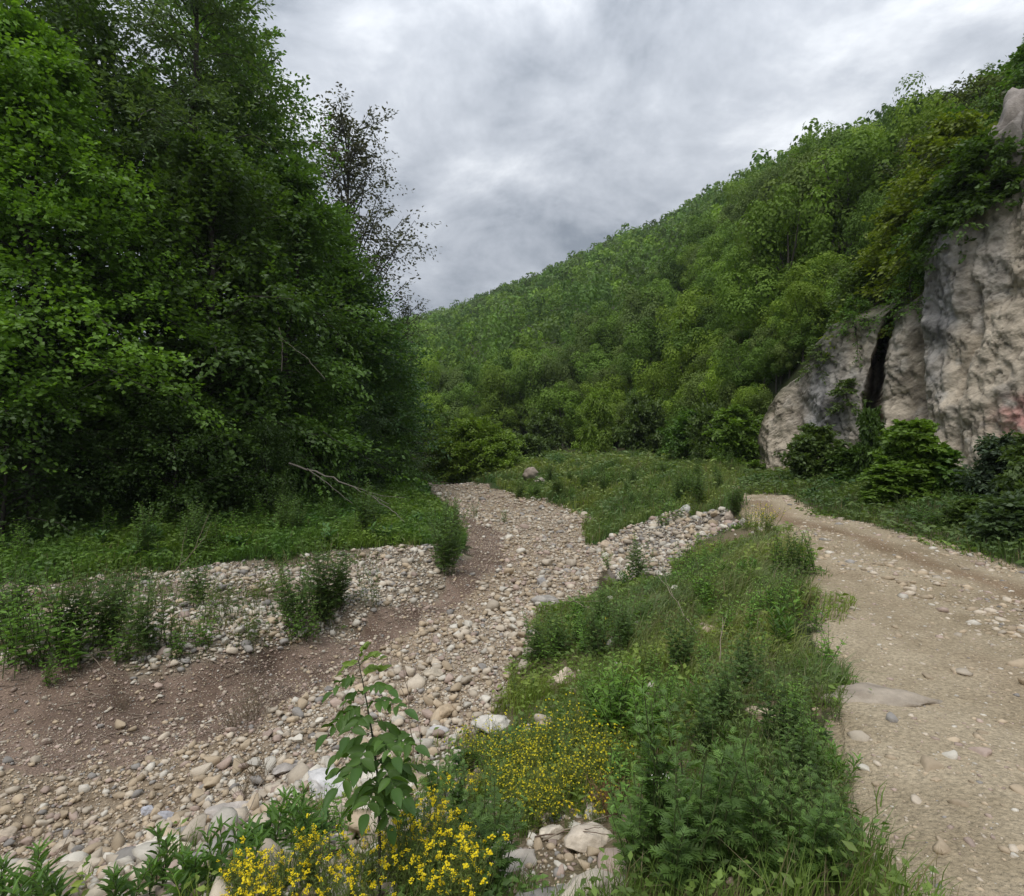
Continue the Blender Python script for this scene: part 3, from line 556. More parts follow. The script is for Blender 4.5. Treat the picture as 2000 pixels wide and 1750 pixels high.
# ------------------------------------------------------------------ trees
def shade(rng, n, a, b, v=.15):
    t = rng.random((n, 1)); return (np.array(a)*(1-t)+np.array(b)*t)*rng.uniform(1-v, 1+v, (n, 1))
def grow(rng, h, R, base=.08, nl=80, ns=11, nf=18, ll=.13, up=(.1, 1.0), droop=.35, tr=.16, prof=None, ca=(.05, .10, .022), cb=(.075, .14, .028), tpl=LEAF4, lean=(0, 0), spray=.42, bark=(.06, .052, .042), lw=.62, limb_vis=.22, tilt=.35):
    T, C = MB(), MB(); K = 9; s_ = np.linspace(0, 1, K)
    tp = np.stack([lean[0]*s_**1.4*h+.03*h*fbm(s_*3+rng.uniform(0, 90), 0.0, 0.0, 2), lean[1]*s_**1.4*h+.03*h*fbm(s_*3+rng.uniform(0, 90), 5.0, 0.0, 2), s_*h*.97], 1)
    tp[0, :2] = 0; tubes(T, [tp], [tr*(1-s_*.92)+.01], bark, 8)
    B, D, L = [], [], []
    for i in range(nl):
        t = base+(1-base)*((i+.5)/nl); az = i*2.39996+rng.normal(0, .35)
        pr = prof(t) if prof else (1-max(0, (t-.35)/.65)**2.2*.72)*(.75+.25*min(1, t*5))
        Li = R*pr*rng.uniform(.5, 1.22)+.15; el = up[0]+(up[1]-up[0])*t+rng.normal(0, .30)
        p0 = np.array([np.interp(t, s_, tp[:, k]) for k in range(3)]); q = np.linspace(0, 1, 6)[:, None]
        dh = np.array([math.cos(az), math.sin(az), 0])
        P = p0 + dh*Li*q*math.cos(el) + np.array([0, 0, 1])*Li*(math.sin(el)*q-droop*q*q) + rng.normal(0, .03*Li, (6, 3))*q
        tubes(T, [P], [(tr*limb_vis*(1-t*.6)*(1-q[:, 0]*.85))+.006], bark, 4)
        sp = np.linspace(.22, 1, ns)+rng.normal(0, .02, ns); sp = np.clip(sp, .1, 1); sd = np.where(np.arange(ns) % 2, 1, -1)*rng.uniform(.35, 1.15, ns); sd[-1] = 0
        b = np.stack([np.interp(sp, q[:, 0], P[:, k]) for k in range(3)], 1); a2 = az+sd
        d = np.stack([np.cos(a2), np.sin(a2), np.full(ns, math.sin(el)*.4-.10*sp)+rng.normal(0, .48, ns)], 1)
        B.append(b); D.append(nrm(d)); L.append(Li*spray*(1.1-.55*sp)*rng.uniform(.7, 1.2, ns)+.12)
    B, D, L = np.concatenate(B), np.concatenate(D), np.concatenate(L); m = len(B)
    q = (np.arange(nf)+rng.random((m, nf)))/nf
    P = B[:, None]+D[:, None]*(L[:, None]*q)[..., None]; P[..., 2] -= .14*(L[:, None]*q*q)
    side = np.where(np.arange(nf) % 2, 1., -1.)[None]*rng.uniform(.4, 1.2, (m, nf)); ca_, sa_ = np.cos(side), np.sin(side)
    LD = np.stack([D[:, None, 0]*ca_-D[:, None, 1]*sa_, D[:, None, 0]*sa_+D[:, None, 1]*ca_, np.broadcast_to(D[:, None, 2], side.shape)-.25+rng.normal(0, .22, (m, nf))], -1)
    P = (P+rng.normal(0, .09, P.shape)*min(1, R/2.5)).reshape(-1, 3); LD = LD.reshape(-1, 3); n = len(P)
    Nn = np.array([0, 0, 1.])+rng.normal(0, tilt, (n, 3)); ls = ll*rng.uniform(.65, 1.25, n)
    cc = shade(rng, m, ca, cb, .16); cc = np.repeat(cc, nf, 0)*rng.uniform(.85, 1.15, (n, 1))
    stamp(C, tpl[0], tpl[1], P, LD, Nn, ls, ls*lw, cc)
    return T, C
def place_tree(name, T, C, loc, label, cat='tree', group=None, mat=None, rz=0):
    e_ = empty(name, loc, label, cat, group, rz); part('trunk', T.mesh('trunk', M_BARK, True), e_); part('crown', C.mesh('crown', mat or M_LEAF), e_); return e_
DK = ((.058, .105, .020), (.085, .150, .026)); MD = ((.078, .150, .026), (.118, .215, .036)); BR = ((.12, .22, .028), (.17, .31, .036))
def gz1(x, y): return float(H([x], [y])[0])
LT = [  # x, y, h, R, colours, leaf, label, limbs, subs, leaves, kwargs
    (-12.6, 15.0, 13.0, 3.4, BR, .095, 'bright green maple at the left edge, in front of the darker trees', 110, 13, 28, dict(base=.28, tpl=LEAF4, lw=.75, droop=.6)),
    (-15.5, 20.5, 21.0, 4.6, ((.095, .150, .045), (.125, .19, .055)), .14, 'tallest dark tree, its trunk showing in the upper left corner', 85, 10, 16, dict(base=.2, droop=.5)),
    (-11.3, 20.5, 20.5, 3.9, ((.10, .155, .055), (.135, .20, .07)), .13, 'tall greyish green tree whose drooping twigs reach the top of the picture', 90, 10, 17, dict(base=.15, droop=.75, lw=.4)),
    (-13.6, 26.0, 21.0, 4.3, MD, .15, 'high broad crown against the sky between the tallest trees', 90, 10, 16, dict(droop=.5)),
    (-10.9, 24.5, 17.3, 3.9, MD, .14, 'tall rounded tree next to the sky, right of the tallest trees', 90, 10, 16, dict(droop=.5)),
    (-10.0, 18.0, 11.5, 3.4, DK, .13, 'dark lower tree in the middle of the left tree wall', 80, 10, 17, {}),
    (-8.4, 21.5, 12.3, 3.2, MD, .13, 'mid green tree bulging out of the tree wall above the fallen branch', 85, 10, 17, dict(tpl=LEAF6)),
    (-8.8, 27.5, 13.0, 3.1, MD, .14, 'leafy tree just left of the sparse dark tree', 80, 10, 15, {}),
    (-8.0, 29.0, 10.2, 3.1, ((.05, .105, .03), (.07, .15, .038)), .14, 'fresh green tree below the sparse dark tree', 75, 10, 15, {}),
    (-8.0, 33.0, 8.6, 2.9, MD, .15, 'rounded tree near the far end of the tree wall', 70, 10, 14, {}),
    (-8.4, 38.0, 8.4, 2.9, ((.045, .08, .03), (.06, .10, .035)), .16, 'last tree of the left tree wall, over the far river bed', 65, 10, 13, {}),
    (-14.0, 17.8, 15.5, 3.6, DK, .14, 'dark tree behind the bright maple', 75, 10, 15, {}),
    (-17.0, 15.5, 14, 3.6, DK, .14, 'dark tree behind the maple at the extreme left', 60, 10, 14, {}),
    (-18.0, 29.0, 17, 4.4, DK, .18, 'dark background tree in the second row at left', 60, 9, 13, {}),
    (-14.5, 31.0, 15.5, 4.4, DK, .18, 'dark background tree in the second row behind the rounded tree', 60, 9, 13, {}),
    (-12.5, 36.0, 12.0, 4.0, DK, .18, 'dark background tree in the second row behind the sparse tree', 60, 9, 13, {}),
    (-11.8, 43.0, 9.0, 3.8, DK, .20, 'dark background tree closing the far end of the wood', 55, 9, 12, {}),
]
rngT = np.random.default_rng(21); SHARE = {}
for x, y, h, R, (ca, cb), ll, lab, nl, ns, nf, kw in LT:
    if h > 18: nf = int(nf*1.3)
    if h > 15.2: kw['prof'] = lambda t: (1-max(0, (t-.55)/.45)**2*.5)*(.72+.28*min(1, t*4))
    kw = dict(dict(up=(.15, 1.25), spray=.5, limb_vis=.14, tilt=.75), **kw)
    key = id(DK) if ca == DK[0] and h < 18 else None
    if key is not None and key in SHARE and 'second row' in lab or lab.startswith('dark background tree closing') or lab.startswith('dark tree behind the maple'):
        me_t, me_c, h0, R0 = SHARE[key]; e_ = empty('broadleaf_tree', (x, y, gz1(x, y)-.1), lab, 'tree', 'trees of the left river bank', h*2.3); e_.scale = (R/R0, R/R0, h/h0); part('trunk', me_t, e_); part('crown', me_c, e_); continue
    T, C = grow(rngT, h, R*1.16, nl=int(nl*1.15), ns=int(ns*1.25), nf=int(nf*1.3), ll=ll*1.38, ca=ca, cb=cb, tr=.012*h+.03, **kw)
    e_ = place_tree('broadleaf_tree', T, C, (x, y, gz1(x, y)-.1), lab, 'tree', 'trees of the left river bank')
    if key is not None: SHARE[key] = (e_.children[0].data, e_.children[1].data, h, R)
# sparse, purplish tree
T, C = grow(rngT, 20.4, 5.3, base=.30, nl=66, ns=13, nf=13, ll=.23, up=(.55, 1.25), droop=.10, tr=.19, ca=(.06, .068, .04), cb=(.095, .09, .055), spray=.42, limb_vis=.42, bark=(.05, .042, .036), lw=.5,
            prof=lambda t: .35+.85*math.sin(math.pi*min(1, t*.75+.25))**.7, tilt=.9)
place_tree('sparse_tree', T, C, (-10.2, 34.0, gz1(-10.2, 34)-.1), 'tall thin-leaved purplish tree whose bare limbs stand against the sky', 'tree')
T, C = grow(rngT, 7.0, 3.2, base=.35, nl=22, ns=10, nf=7, ll=.16, up=(.3, .9), droop=.05, tr=.10, ca=(.045, .055, .03), cb=(.07, .08, .04), lean=(.30, 0), limb_vis=.4, bark=(.05, .045, .04), lw=.5, tilt=.9)
place_tree('sparse_tree', T, C, (-8.4, 34.5, 2.6), 'leaning thin tree reaching right below the purplish tree', 'tree')
# shrubs of the wood edge
for x, y, h, R, (ca, cb), lab in [
    (-12.3, 13.6, 4.3, 2.6, ((.055, .098, .024), (.078, .135, .030)), 'wide light green shrub spreading at the left foot of the maple'),
    (-9.3, 15.6, 3.0, 2.1, ((.055, .10, .023), (.078, .135, .028)), 'lower shrub with layered twigs, right of the wide shrub'),
    (-7.6, 17.4, 2.5, 1.2, ((.055, .10, .03), (.08, .14, .04)), 'upright little shrub in front of the dark hollow'),
    (-7.4, 21.0, 4.6, 1.9, MD, 'leafy shrub above the fallen branch'),
    (-7.0, 24.5, 5.0, 2.1, ((.05, .095, .03), (.075, .13, .042)), 'pale leaved shrub beside the gravel bend'),
    (-6.9, 28.5, 5.4, 2.2, MD, 'round shrub at the corner where the channel disappears'),
    (-7.4, 33.5, 4.2, 2.2, DK, 'dark shrub farthest along the left bank'),
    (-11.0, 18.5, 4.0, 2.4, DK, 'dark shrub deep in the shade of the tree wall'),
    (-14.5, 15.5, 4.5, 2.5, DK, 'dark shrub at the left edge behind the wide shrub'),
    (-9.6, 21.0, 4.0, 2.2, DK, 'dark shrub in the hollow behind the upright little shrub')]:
    key = ('shrub', ca[1])
    if key in SHARE:
        T_, C_, h0, R0 = SHARE[key]; e_ = empty('shrub', (x, y, gz1(x, y)-.1), lab, 'shrub', None, x*7); e_.scale = (R/R0, R/R0, h/h0); part('trunk', T_, e_); part('crown', C_, e_); continue
    T, C = grow(rngT, h, R, base=.03, nl=56, ns=11, nf=24, ll=.105, ca=ca, cb=cb, tr=.04, up=(.15, 1.1), droop=.25, tilt=.5)
    e_ = place_tree('shrub', T, C, (x, y, gz1(x, y)-.1), lab, 'shrub'); SHARE[key] = (e_.children[0].data, e_.children[1].data, h, R)

# hillside trees
def canopy(rng, h, R, nlobe, ncard, card, ca, cb, trunk=True, core=True):
    T, C = MB(), MB(); cz = h*.58
    if trunk:
        tubes(T, [np.array([[0, 0, -.4], [.05, 0, h*.3], [0, .05, h*.7]])], [[.10+.008*h, .09, .03]], (.10, .09, .075), 6)
        for k in range(4):
            a = k*1.6+rng.random(); tubes(T, [np.array([[0, 0, h*.3], [math.cos(a)*R*.4, math.sin(a)*R*.4, h*.55], [math.cos(a)*R*.6, math.sin(a)*R*.6, h*.75]])], [[.06, .04, .015]], (.10, .09, .075), 4)
    lc = nrm(rng.normal(size=(nlobe, 3)))*rng.uniform(.25, .95, (nlobe, 1))**.8*[R, R, h*.40]+[0, 0, cz]; lr = rng.uniform(.16, .40, nlobe)*R*(1.25 if nlobe < 15 else 1)
    k = rng.integers(0, nlobe, ncard); dv = nrm(rng.normal(size=(ncard, 3))+[0, 0, .25]); P = lc[k]+dv*(lr[k]*rng.uniform(.72, 1.1, ncard))[:, None]
    P[:, 2] = np.maximum(P[:, 2], .1)
    tan = nrm(np.cross(dv, rng.normal(size=(ncard, 3)))); cc = shade(rng, nlobe, ca, cb, .16)[k]*rng.uniform(.93, 1.07, (ncard, 1))
    stamp(C, LEAF4[0], LEAF4[1], P-tan*card*.5, tan+dv*.1, nrm(dv+[0, 0, .2]+rng.normal(0, .30, (ncard, 3))), card*rng.uniform(.7, 1.3, ncard), card*.75, cc)
    return T, C
VAR = []
rngH = np.random.default_rng(5)
HC = [((.095, .165, .036), (.13, .215, .045)), ((.13, .215, .042), (.17, .27, .050)), ((.125, .18, .055), (.155, .215, .062)), ((.165, .245, .040), (.20, .295, .048))]
for k in range(8):
    ca, cb = HC[k % 4]; T, C = canopy(rngH, 5.6*rngH.uniform(.85, 1.25), 2.7*rngH.uniform(.85, 1.1), 40, 8000, .185, ca, cb)
    VAR.append((T.mesh('trunk', M_BARK), C.mesh('crown', M_LEAFH)))
pts = []
for sp, y0, y1 in [(3.3, 14, 50), (4.0, 50, 90), (4.9, 90, 340)]:
    X0 = np.arange(-.35*y1-15, 1.15*y1+10, sp); Y0_ = np.arange(y0, y1, sp); a, b = np.meshgrid(X0, Y0_); a = a.ravel()+rngH.uniform(-.45, .45, a.size)*sp; b = b.ravel()+rngH.uniform(-.45, .45, b.size)*sp
    px = 1000+F*a/b; yy0 = np.interp(px, HP, HY0); yy1 = np.interp(px, RP, RY1); t = (b-yy0)/(yy1-yy0)
    m = (t > -.005) & (t < 1.03) & (px > 640) & (px < 2150) & (b > y0); a, b, px, t = a[m], b[m], px[m], np.clip(t[m], 0, 1.03)
    _, _, z = hill(px, t); pts.append(np.stack([a, b, z, px, t], 1))
pts = np.concatenate(pts); order = np.argsort(np.hypot(pts[:, 0], pts[:, 1])); pts = pts[order]
zonecol = fbm(pts[:, 0]*.03, pts[:, 1]*.03, 3, 3)
fill = []
for px in np.arange(845, 1860, 17.):
    y0 = float(np.interp(px, HP, HY0)); y1 = float(np.interp(px, RP, RY1))
    for dY in ((.6, 2.6) if px < 1430 else (1.5, 3.4)):
        Yq = y0+dY+rngH.uniform(-.5, .5); pxq = px+rngH.uniform(-10, 10)
        if dY > 2 and px < 1330 and rngH.random() < .5: continue
        if px < 1330 and rngH.random() < .35: continue
        t_ = (Yq-y0)/(y1-y0); a, b, z = [float(q) for q in hill(pxq, t_)]; fill.append((a, b, z, pxq, t_))
for px in np.arange(1405, 1540, 15.):
    for dY in (5.0, 7.5, 10.):
        y0 = float(np.interp(px, HP, HY0)); y1 = float(np.interp(px, RP, RY1)); pxq = px+rngH.uniform(-8, 8); t_ = dY/(y1-y0); a, b, z = [float(q) for q in hill(pxq, t_)]; fill.append((a, b, z, pxq, t_))
NI = 300-len(fill)
for q, (x, y, z, px, t) in enumerate(fill+[tuple(r_) for r_ in pts[:NI]]):
    a_ = 'high above' if t > .16 else 'above'
    where = ('%s the right end of the cliff' % a_ if px > 1850 else '%s the high cliff face' % a_ if px > 1760 else '%s the cleft' % a_ if px > 1640 else '%s the grey rock face' % a_ if px > 1540 else
             '%s the left corner of the cliff' % a_ if px > 1440 else ('behind the bushes left of the cliff' if t < .07 else 'upslope left of the cliff') if px > 1330 else
             ('behind the right end of the grassy shelf' if t < .07 else 'upslope of the shelf end') if px > 1200 else ('behind the lone young tree' if t < .07 else 'upslope behind the lone young tree') if px > 1090 else
             ('behind the brown boulder' if t < .07 else 'upslope behind the brown boulder') if px > 1000 else ('behind the big round bush' if t < .07 else 'upslope behind the round bush'))
    k = int(rngH.integers(0, 8)); tn = ['dark green', 'mid green', 'dull olive green', 'light yellow green'][k % 4]
    sc = rngH.uniform(.75, 1.15)*(.72 if y < 32 else 1.0 if y < 60 else 1.12)*((.62 if px < 1430 else .5) if q < len(fill) else 1); u = rngH.uniform(.85, 1.15)
    e_ = empty('hillside_tree', (x, y, z-.1), f'{tn} broadleaf tree {where}', 'tree', f'{tn} trees {where}', rngH.random()*6.3, 1)
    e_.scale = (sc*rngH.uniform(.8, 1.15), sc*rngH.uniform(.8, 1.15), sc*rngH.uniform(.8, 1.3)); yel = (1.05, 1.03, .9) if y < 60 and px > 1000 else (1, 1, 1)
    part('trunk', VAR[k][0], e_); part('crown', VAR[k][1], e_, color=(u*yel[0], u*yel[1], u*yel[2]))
mb = MB()
rest = pts[NI:]; LOW = [canopy(rngH, 6.4, 3.1, 12, 200, .62, (1, 1, 1), (1, 1, 1), False)[1] for _ in range(6)]
LOWF = [canopy(rngH, 6.6, 3.4, 10, 110, .88, (1, 1, 1), (1, 1, 1), False)[1] for _ in range(6)]
for x, y, z, px, t in rest:
    c = (LOW if y < 150 else LOWF)[rngH.integers(0, 6)]; v = c.v[0]; a = rngH.random()*6.3; s_ = rngH.uniform(.75, 1.25)
    R_ = np.array([[math.cos(a), math.sin(a), 0], [-math.sin(a), math.cos(a), 0], [0, 0, 1]]); zz = vn(x*.02, y*.02, 5)
    ca, cb = HC[rngH.integers(0, 4)]; col = (np.array(ca)+np.array(cb))/2*(1+.2*zz)*rngH.uniform(.72, 1.22)
    col = col*np.array([.95, 1.0, 1.1])  # bluish distance haze painted into the leaf colour of the farther crowns
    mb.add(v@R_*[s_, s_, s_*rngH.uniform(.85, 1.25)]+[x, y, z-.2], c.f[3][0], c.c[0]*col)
tag(part('hill_forest', mb.mesh('hill_forest', M_LEAFH)), 'dense green broadleaf wood covering the upper hillside to the ridge', 'forest', None, 'stuff')
print('hill trees', len(pts))

# named trees and bushes round the bend, shelf and cliff foot
def bush(px, py, Y, h, R, ca, cb, lab, name='bush', seed=0, ll=.12, nl=40, nf=20, base=.02, **kw):
    if px > 1500: R *= .60; h *= .82
    elif px > 1040: R *= .85
    x = (px-1000)/F*Y; z = gz1(x, Y); r = np.random.default_rng(seed+int(px)); key = (round(ca[1], 3), Y > 20)
    if key in BSH:
        T_, C_, h0, R0 = BSH[key]; e_ = empty(name, (x, Y, z-.08), lab, 'bush', None, r.random()*6.3); e_.scale = (R/R0, R/R0, h/h0)
        for ch_n, me in (('trunk', T_), ('crown', C_)): part(ch_n, me, e_)
        return e_
    T, C = grow(r, h, R, base=base, nl=int(nl*1.5), ns=10, nf=nf, ll=ll*1.2, ca=ca, cb=cb, tr=.03+.006*h, up=(.2, 1.15), droop=.22, tilt=.6, **kw)
    e_ = place_tree(name, T, C, (x, Y, z-.08), lab, 'bush' if name == 'bush' else 'tree'); BSH[key] = (e_.children[0].data, e_.children[1].data, h, R); return e_
BSH = {}
FRESH = ((.12, .195, .030), (.16, .26, .040)); OLI = ((.085, .13, .032), (.115, .17, .042))
FR2 = ((.17, .25, .035), (.21, .31, .045))
bush(888, 940, 38, 2.7, 2.3, *FR2, 'big rounded bush at the head of the gravel bed, left half', ll=.16, nl=60)
bush(970, 940, 36.5, 2.2, 2.0, *FR2, 'big rounded bush at the head of the gravel bed, right half', ll=.16, nl=60)
bush(930, 940, 37.5, 3.1, 2.5, *FR2, 'middle and highest part of the big rounded bush at the gravel head', ll=.16, nl=70)
bush(1020, 940, 41, 1.7, 1.6, *OLI, 'low bush behind the brown boulder', ll=.16)
bush(1165, 890, 44, 4.0, 1.9, *FR2, 'light green young tree alone on the edge of the grassy shelf', ll=.17, nl=50)
bush(1060, 890, 50, 2.6, 2.0, *OLI, 'olive bush on the far side of the grassy shelf', ll=.18)
bush(1255, 900, 40, 3.0, 1.9, *OLI, 'dull green bush below the hill where the shelf narrows', ll=.16)
bush(1345, 915, 31, 2.6, 1.6, *MD, 'dark bush left of the cliff corner', ll=.14)
bush(1435, 915, 26, 2.7, 1.4, *FRESH, 'bright bush in front of the cliff corner', ll=.14, nl=46)
bush(1390, 915, 28, 2.2, 1.3, *OLI, 'low bush between the dark bush and the bright bush', ll=.14)
bush(1590, 935, 17.8, 1.9, 1.35, *OLI, 'wide dark bush at the foot of the cliff below the grey face', ll=.10, nl=52)
bush(1655, 945, 17.0, 1.1, .9, *DK, 'low dark bush filling the gap beneath the cleft', ll=.09)
bush(1702, 940, 16.5, 2.1, .6, *DK, 'slim dark shrub standing under the cleft of the cliff', ll=.09, nl=50)
bush(1778, 975, 13.0, 2.0, .80, *FRESH, 'bright green bushy young tree against the buff rock', ll=.11, nl=60)
bush(1745, 990, 12.6, 1.0, .75, *FRESH, 'low bright sprays at the foot of the young tree', ll=.10)
bush(1830, 965, 12.8, 1.1, .7, *MD, 'small bush right of the bright young tree', ll=.10)
bush(1960, 960, 11.5, 1.55, .8, (.06, .09, .05), (.09, .13, .07), 'greyish green rose bush at the right edge of the picture', ll=.07, nl=44)
bush(2040, 1000, 9.4, 1.6, .9, *OLI, 'dark bramble cut by the right edge of the picture', ll=.09, nl=50)
bush(1990, 1060, 8.4, .55, .65, (.07, .11, .045), (.095, .145, .055), 'dark low bramble hanging over the right road edge', ll=.07, nl=40)
bush(1900, 1030, 9.8, .55, .7, *OLI, 'low leafy clump in the right verge', ll=.07, nl=34)
# overhanging greenery on the cliff
for px, hq, h, R, cols, lab in [(1650, 2.9, .9, .45, OLI, 'tuft of leaves growing from the left lip of the cleft'), (1580, 4.6, .8, .5, OLI, 'small plant rooted on the sloping ledge of the grey face'),
                          (1640, 5.7, 1.3, .8, MD, 'bush on the top edge of the grey face'), (1740, 6.0, 1.4, .9, MD, 'bush hanging over the cliff right of the cleft')]:
    p = cliff_at(px, hq); r = np.random.default_rng(int(px)); T, C = grow(r, h, R, base=.02, nl=22, ns=8, nf=11, ll=.10, ca=cols[0], cb=cols[1], tr=.02, up=(-.3, 1), droop=.6, tilt=.7)
    place_tree('cliff_plant', T, C, tuple(p-[.0, -.05, .1]), lab, 'plant')
YG = ((.15, .20, .022), (.20, .25, .028))
def top_z(x, y):
    px = 1000+F*x/y; y0 = np.interp(px, HP, HY0); y1 = np.interp(px, RP, RY1); t = max(0, (y-y0)/(y1-y0)); return float(hill(px, t)[2])
for px, Yt, h, R, cols, lab, el0 in [
    (1850, 19.8, 4.2, 1.8, YG, 'yellowish green tree overhanging the top of the high cliff', -.3),
    (1765, 21.5, 4.2, 2.0, YG, 'yellow green tree at the left shoulder of the high cliff', -.2),
    (1930, 17.4, 2.0, 1.4, DK, 'dark tangled tree drooping over the high cliff face', -.5),
    (1870, 18.6, 1.8, 1.2, DK, 'dark bush drooping over the cliff under the yellowish tree', -.7),
    (1690, 23.6, 3.2, 1.8, OLI, 'olive tree just above the cleft', -.3),
    (1875, 24.0, 4.0, 2.0, MD, 'tall tree on the skyline left of the upper outcrop', 0),
    (2030, 21.5, 4.2, 2.0, MD, 'leafy tree above the upper outcrop at the right edge', 0),
    (2040, 18.0, 3.2, 1.7, YG, 'yellow green tree under the upper outcrop at the right edge', -.3)]:
    T, C = grow(rngT, h, R, base=.02, nl=60, ns=9, nf=15, ll=.17, ca=cols[0], cb=cols[1], tr=.07, up=(el0, 1), droop=.6, tilt=.7, bark=(.06, .05, .04))
    x = (px-1000)/F*Yt; place_tree('clifftop_tree', T, C, (x, Yt, top_z(x, Yt)-.3+(1.8 if px == 2030 else 1.1 if px > 1800 else .1)), lab, 'tree')
T, C = grow(rngT, 4.6, 1.8, base=.25, nl=26, ns=9, nf=6, ll=.15, ca=(.07, .085, .035), cb=(.09, .11, .045), tr=.06, up=(.3, 1.1), droop=.1, tilt=.9, limb_vis=.4, bark=(.05, .045, .04))
place_tree('sparse_tree', T, C, (18.3, 22.0, top_z(18.3, 22.0)+1.2), 'thin open tree silhouetted in the top right corner', 'tree')
T, C = grow(rngT, 3.6, 1.8, base=.3, nl=22, ns=9, nf=8, ll=.15, ca=(.07, .085, .035), cb=(.09, .11, .045), tr=.06, up=(.1, .8), droop=.1, tilt=.9, lean=(-.4, 0), limb_vis=.4, bark=(.05, .045, .04))
place_tree('sparse_tree', T, C, (17.6, 22.6, top_z(17.6, 22.6)+.6), 'leaning thin tree pointing left on the skyline near the outcrop', 'tree')
# ------------------------------------------------------------------ grass (uncountable: stuff)
def blades(mb, P, h, w, lean, rng, ca, cb, tint=None):
    n = len(P); a = rng.random(n)*6.283; wd = np.stack([np.cos(a), np.sin(a), np.zeros(n)], 1); up = np.array([0, 0, 1.])
    ln = np.concatenate([lean, np.zeros((n, 1))], 1); V = np.zeros((n, 5, 3))
    for k, (s1, wf) in enumerate([(0, 1), (.55, .75)]):
        c = P+up*(h*s1*(1-.15*s1))[:, None]+ln*(h*s1*s1)[:, None]; V[:, 2*k] = c-wd*(w*wf)[:, None]/2; V[:, 2*k+1] = c+wd*(w*wf)[:, None]/2
    V[:, 4] = P+up*(h*np.maximum(.25, 1-.45*np.linalg.norm(lean, axis=1)))[:, None]+ln*h[:, None]
    o = (np.arange(n)*5)[:, None]; c = shade(rng, n, ca, cb, .18); c = np.repeat(c if tint is None else c*tint, 5, 0)
    mb.add(V.reshape(-1, 3), [o+np.array([[0, 1, 3, 2]]), o+np.array([[2, 3, 4]])], c)
def grass(Z, n0, dref, k, hmin, hmax, wind, ca, cb, rng, name, label, wbase=.005, mask=None, dmax=70, dry=.06, patch=.0, leafy=.0):
    p = sample(Z, n0, dref, k, rng, dmax)
    if patch: p = p[(fbm(p[:, 0]*.9, p[:, 1]*.9, 31, 3)+patch) > rng.random(len(p))*.8]
    if mask is not None: p = p[mask(p)]
    n = len(p); r = np.hypot(p[:, 0], p[:, 1]); hn = np.clip(.5+.55*fbm(p[:, 0]*1.1, p[:, 1]*1.1, 12, 3), 0, 1.2)
    h = (hmin+(hmax-hmin)*hn)*rng.uniform(.6, 1.2, n); w = wbase*(1+r/7)*rng.uniform(.7, 1.3, n)
    lean = np.array(wind)*rng.uniform(.5, 1.4, (n, 1))+rng.normal(0, .28, (n, 2)); P = np.stack([p[:, 0], p[:, 1], H(p[:, 0], p[:, 1])-.01], 1)
    mb = MB(); d = rng.random(n) < dry
    tv = np.clip(fbm(p[:, 0]*.75+7, p[:, 1]*.75, 17, 3), -1, 1)[:, None]; tint = 1+tv*np.array([.42, .24, .12])
    blades(mb, P[~d], h[~d], w[~d], lean[~d], rng, ca, cb, tint[~d])
    if d.any(): blades(mb, P[d], h[d]*1.1, w[d], lean[d], rng, (.20, .17, .09), (.28, .23, .13))
    if leafy:   # small broad leaves between the blades
        m = rng.random(n) < leafy; q = P[m]; k_ = m.sum(); a = rng.random(k_)*6.3; q = q+np.stack([np.zeros(k_), np.zeros(k_), h[m]*rng.uniform(.2, .95, k_)], 1)
        D = np.stack([np.cos(a), np.sin(a), rng.uniform(-.3, .6, k_)], 1); L = .022*(1+r[m]/3.2)*rng.uniform(.6, 1.4, k_)*(r[m] > 1.6)+.002
        stamp(mb, LEAF4[0], LEAF4[1], q, D, np.array([0, 0, 1.])+rng.normal(0, .4, (k_, 3)), L, L*.5, shade(rng, k_, np.array(ca)*.9, np.array(cb)*1.05, .2)*tint[m])
    o = part(name, mb.mesh(name, M_HERB)); tag(o, label, 'grass', None, 'stuff'); print(name, n); return o
rngG = np.random.default_rng(77)
GA, GB = (.13, .195, .040), (.20, .285, .06)
EXCL = [(G(px, py), r) for px, py, r in [(1100, 1335, .22), (1140, 1745, .22), (1150, 1650, .22), (1080, 1645, .12), (1010, 1710, .18), (1335, 1570, .1), (1290, 1525, .12), (1420, 1620, .1), (1490, 1395, .13), (960, 1425, .25)]]
def clear(p):
    m = np.ones(len(p), bool)
    for (x, y), r in EXCL: m &= (p[:, 0]-x)**2+((p[:, 1]-y)**2)*.6 > r*r
    low = inside(Z_LOW, p[:, 0], p[:, 1]); return m & (p[:, 1] > .9) & (~low | (vn(p[:, 0]*9, p[:, 1]*9, 2)*.5+.5 < .22))
Z_TALL = zone([(1380, 1075), (1450, 1050), (1540, 1080), (1575, 1115), (1612, 1200), (1632, 1330), (1560, 1400), (1400, 1380), (1250, 1260), (1150, 1210), (1200, 1170), (1330, 1150)])
grass(Z_TALL, 1700, 5, 1.4, .16, .50, (.55, -.10), (.15, .20, .065), (.27, .31, .14), rngG, 'tall_grass', 'tall soft grass bent by the wind on the road bank', .0042, clear, dry=.10)
grass(Z_EMB, 3600, 2.6, 1.2, .09, .30, (.2, 0), GA, GB, rngG, 'bank_grass', 'mixed short grass and weeds on the bank below the road', .0040, clear, dry=.12, patch=1.0, leafy=.35)
grass(Z_LG, 620, 10, 1.2, .22, .48, (.1, 0), (.095, .165, .030), (.15, .25, .045), rngG, 'meadow_grass', 'lush green grass and herbs under the left trees', .006, leafy=.5, dry=.03)
grass(Z_FG, 360, 16, 1.3, .15, .62, (.15, 0), (.14, .20, .055), (.21, .275, .085), rngG, 'shelf_grass', 'rough grass on the shelf between channel and hill', .006, dry=.08, leafy=.2)
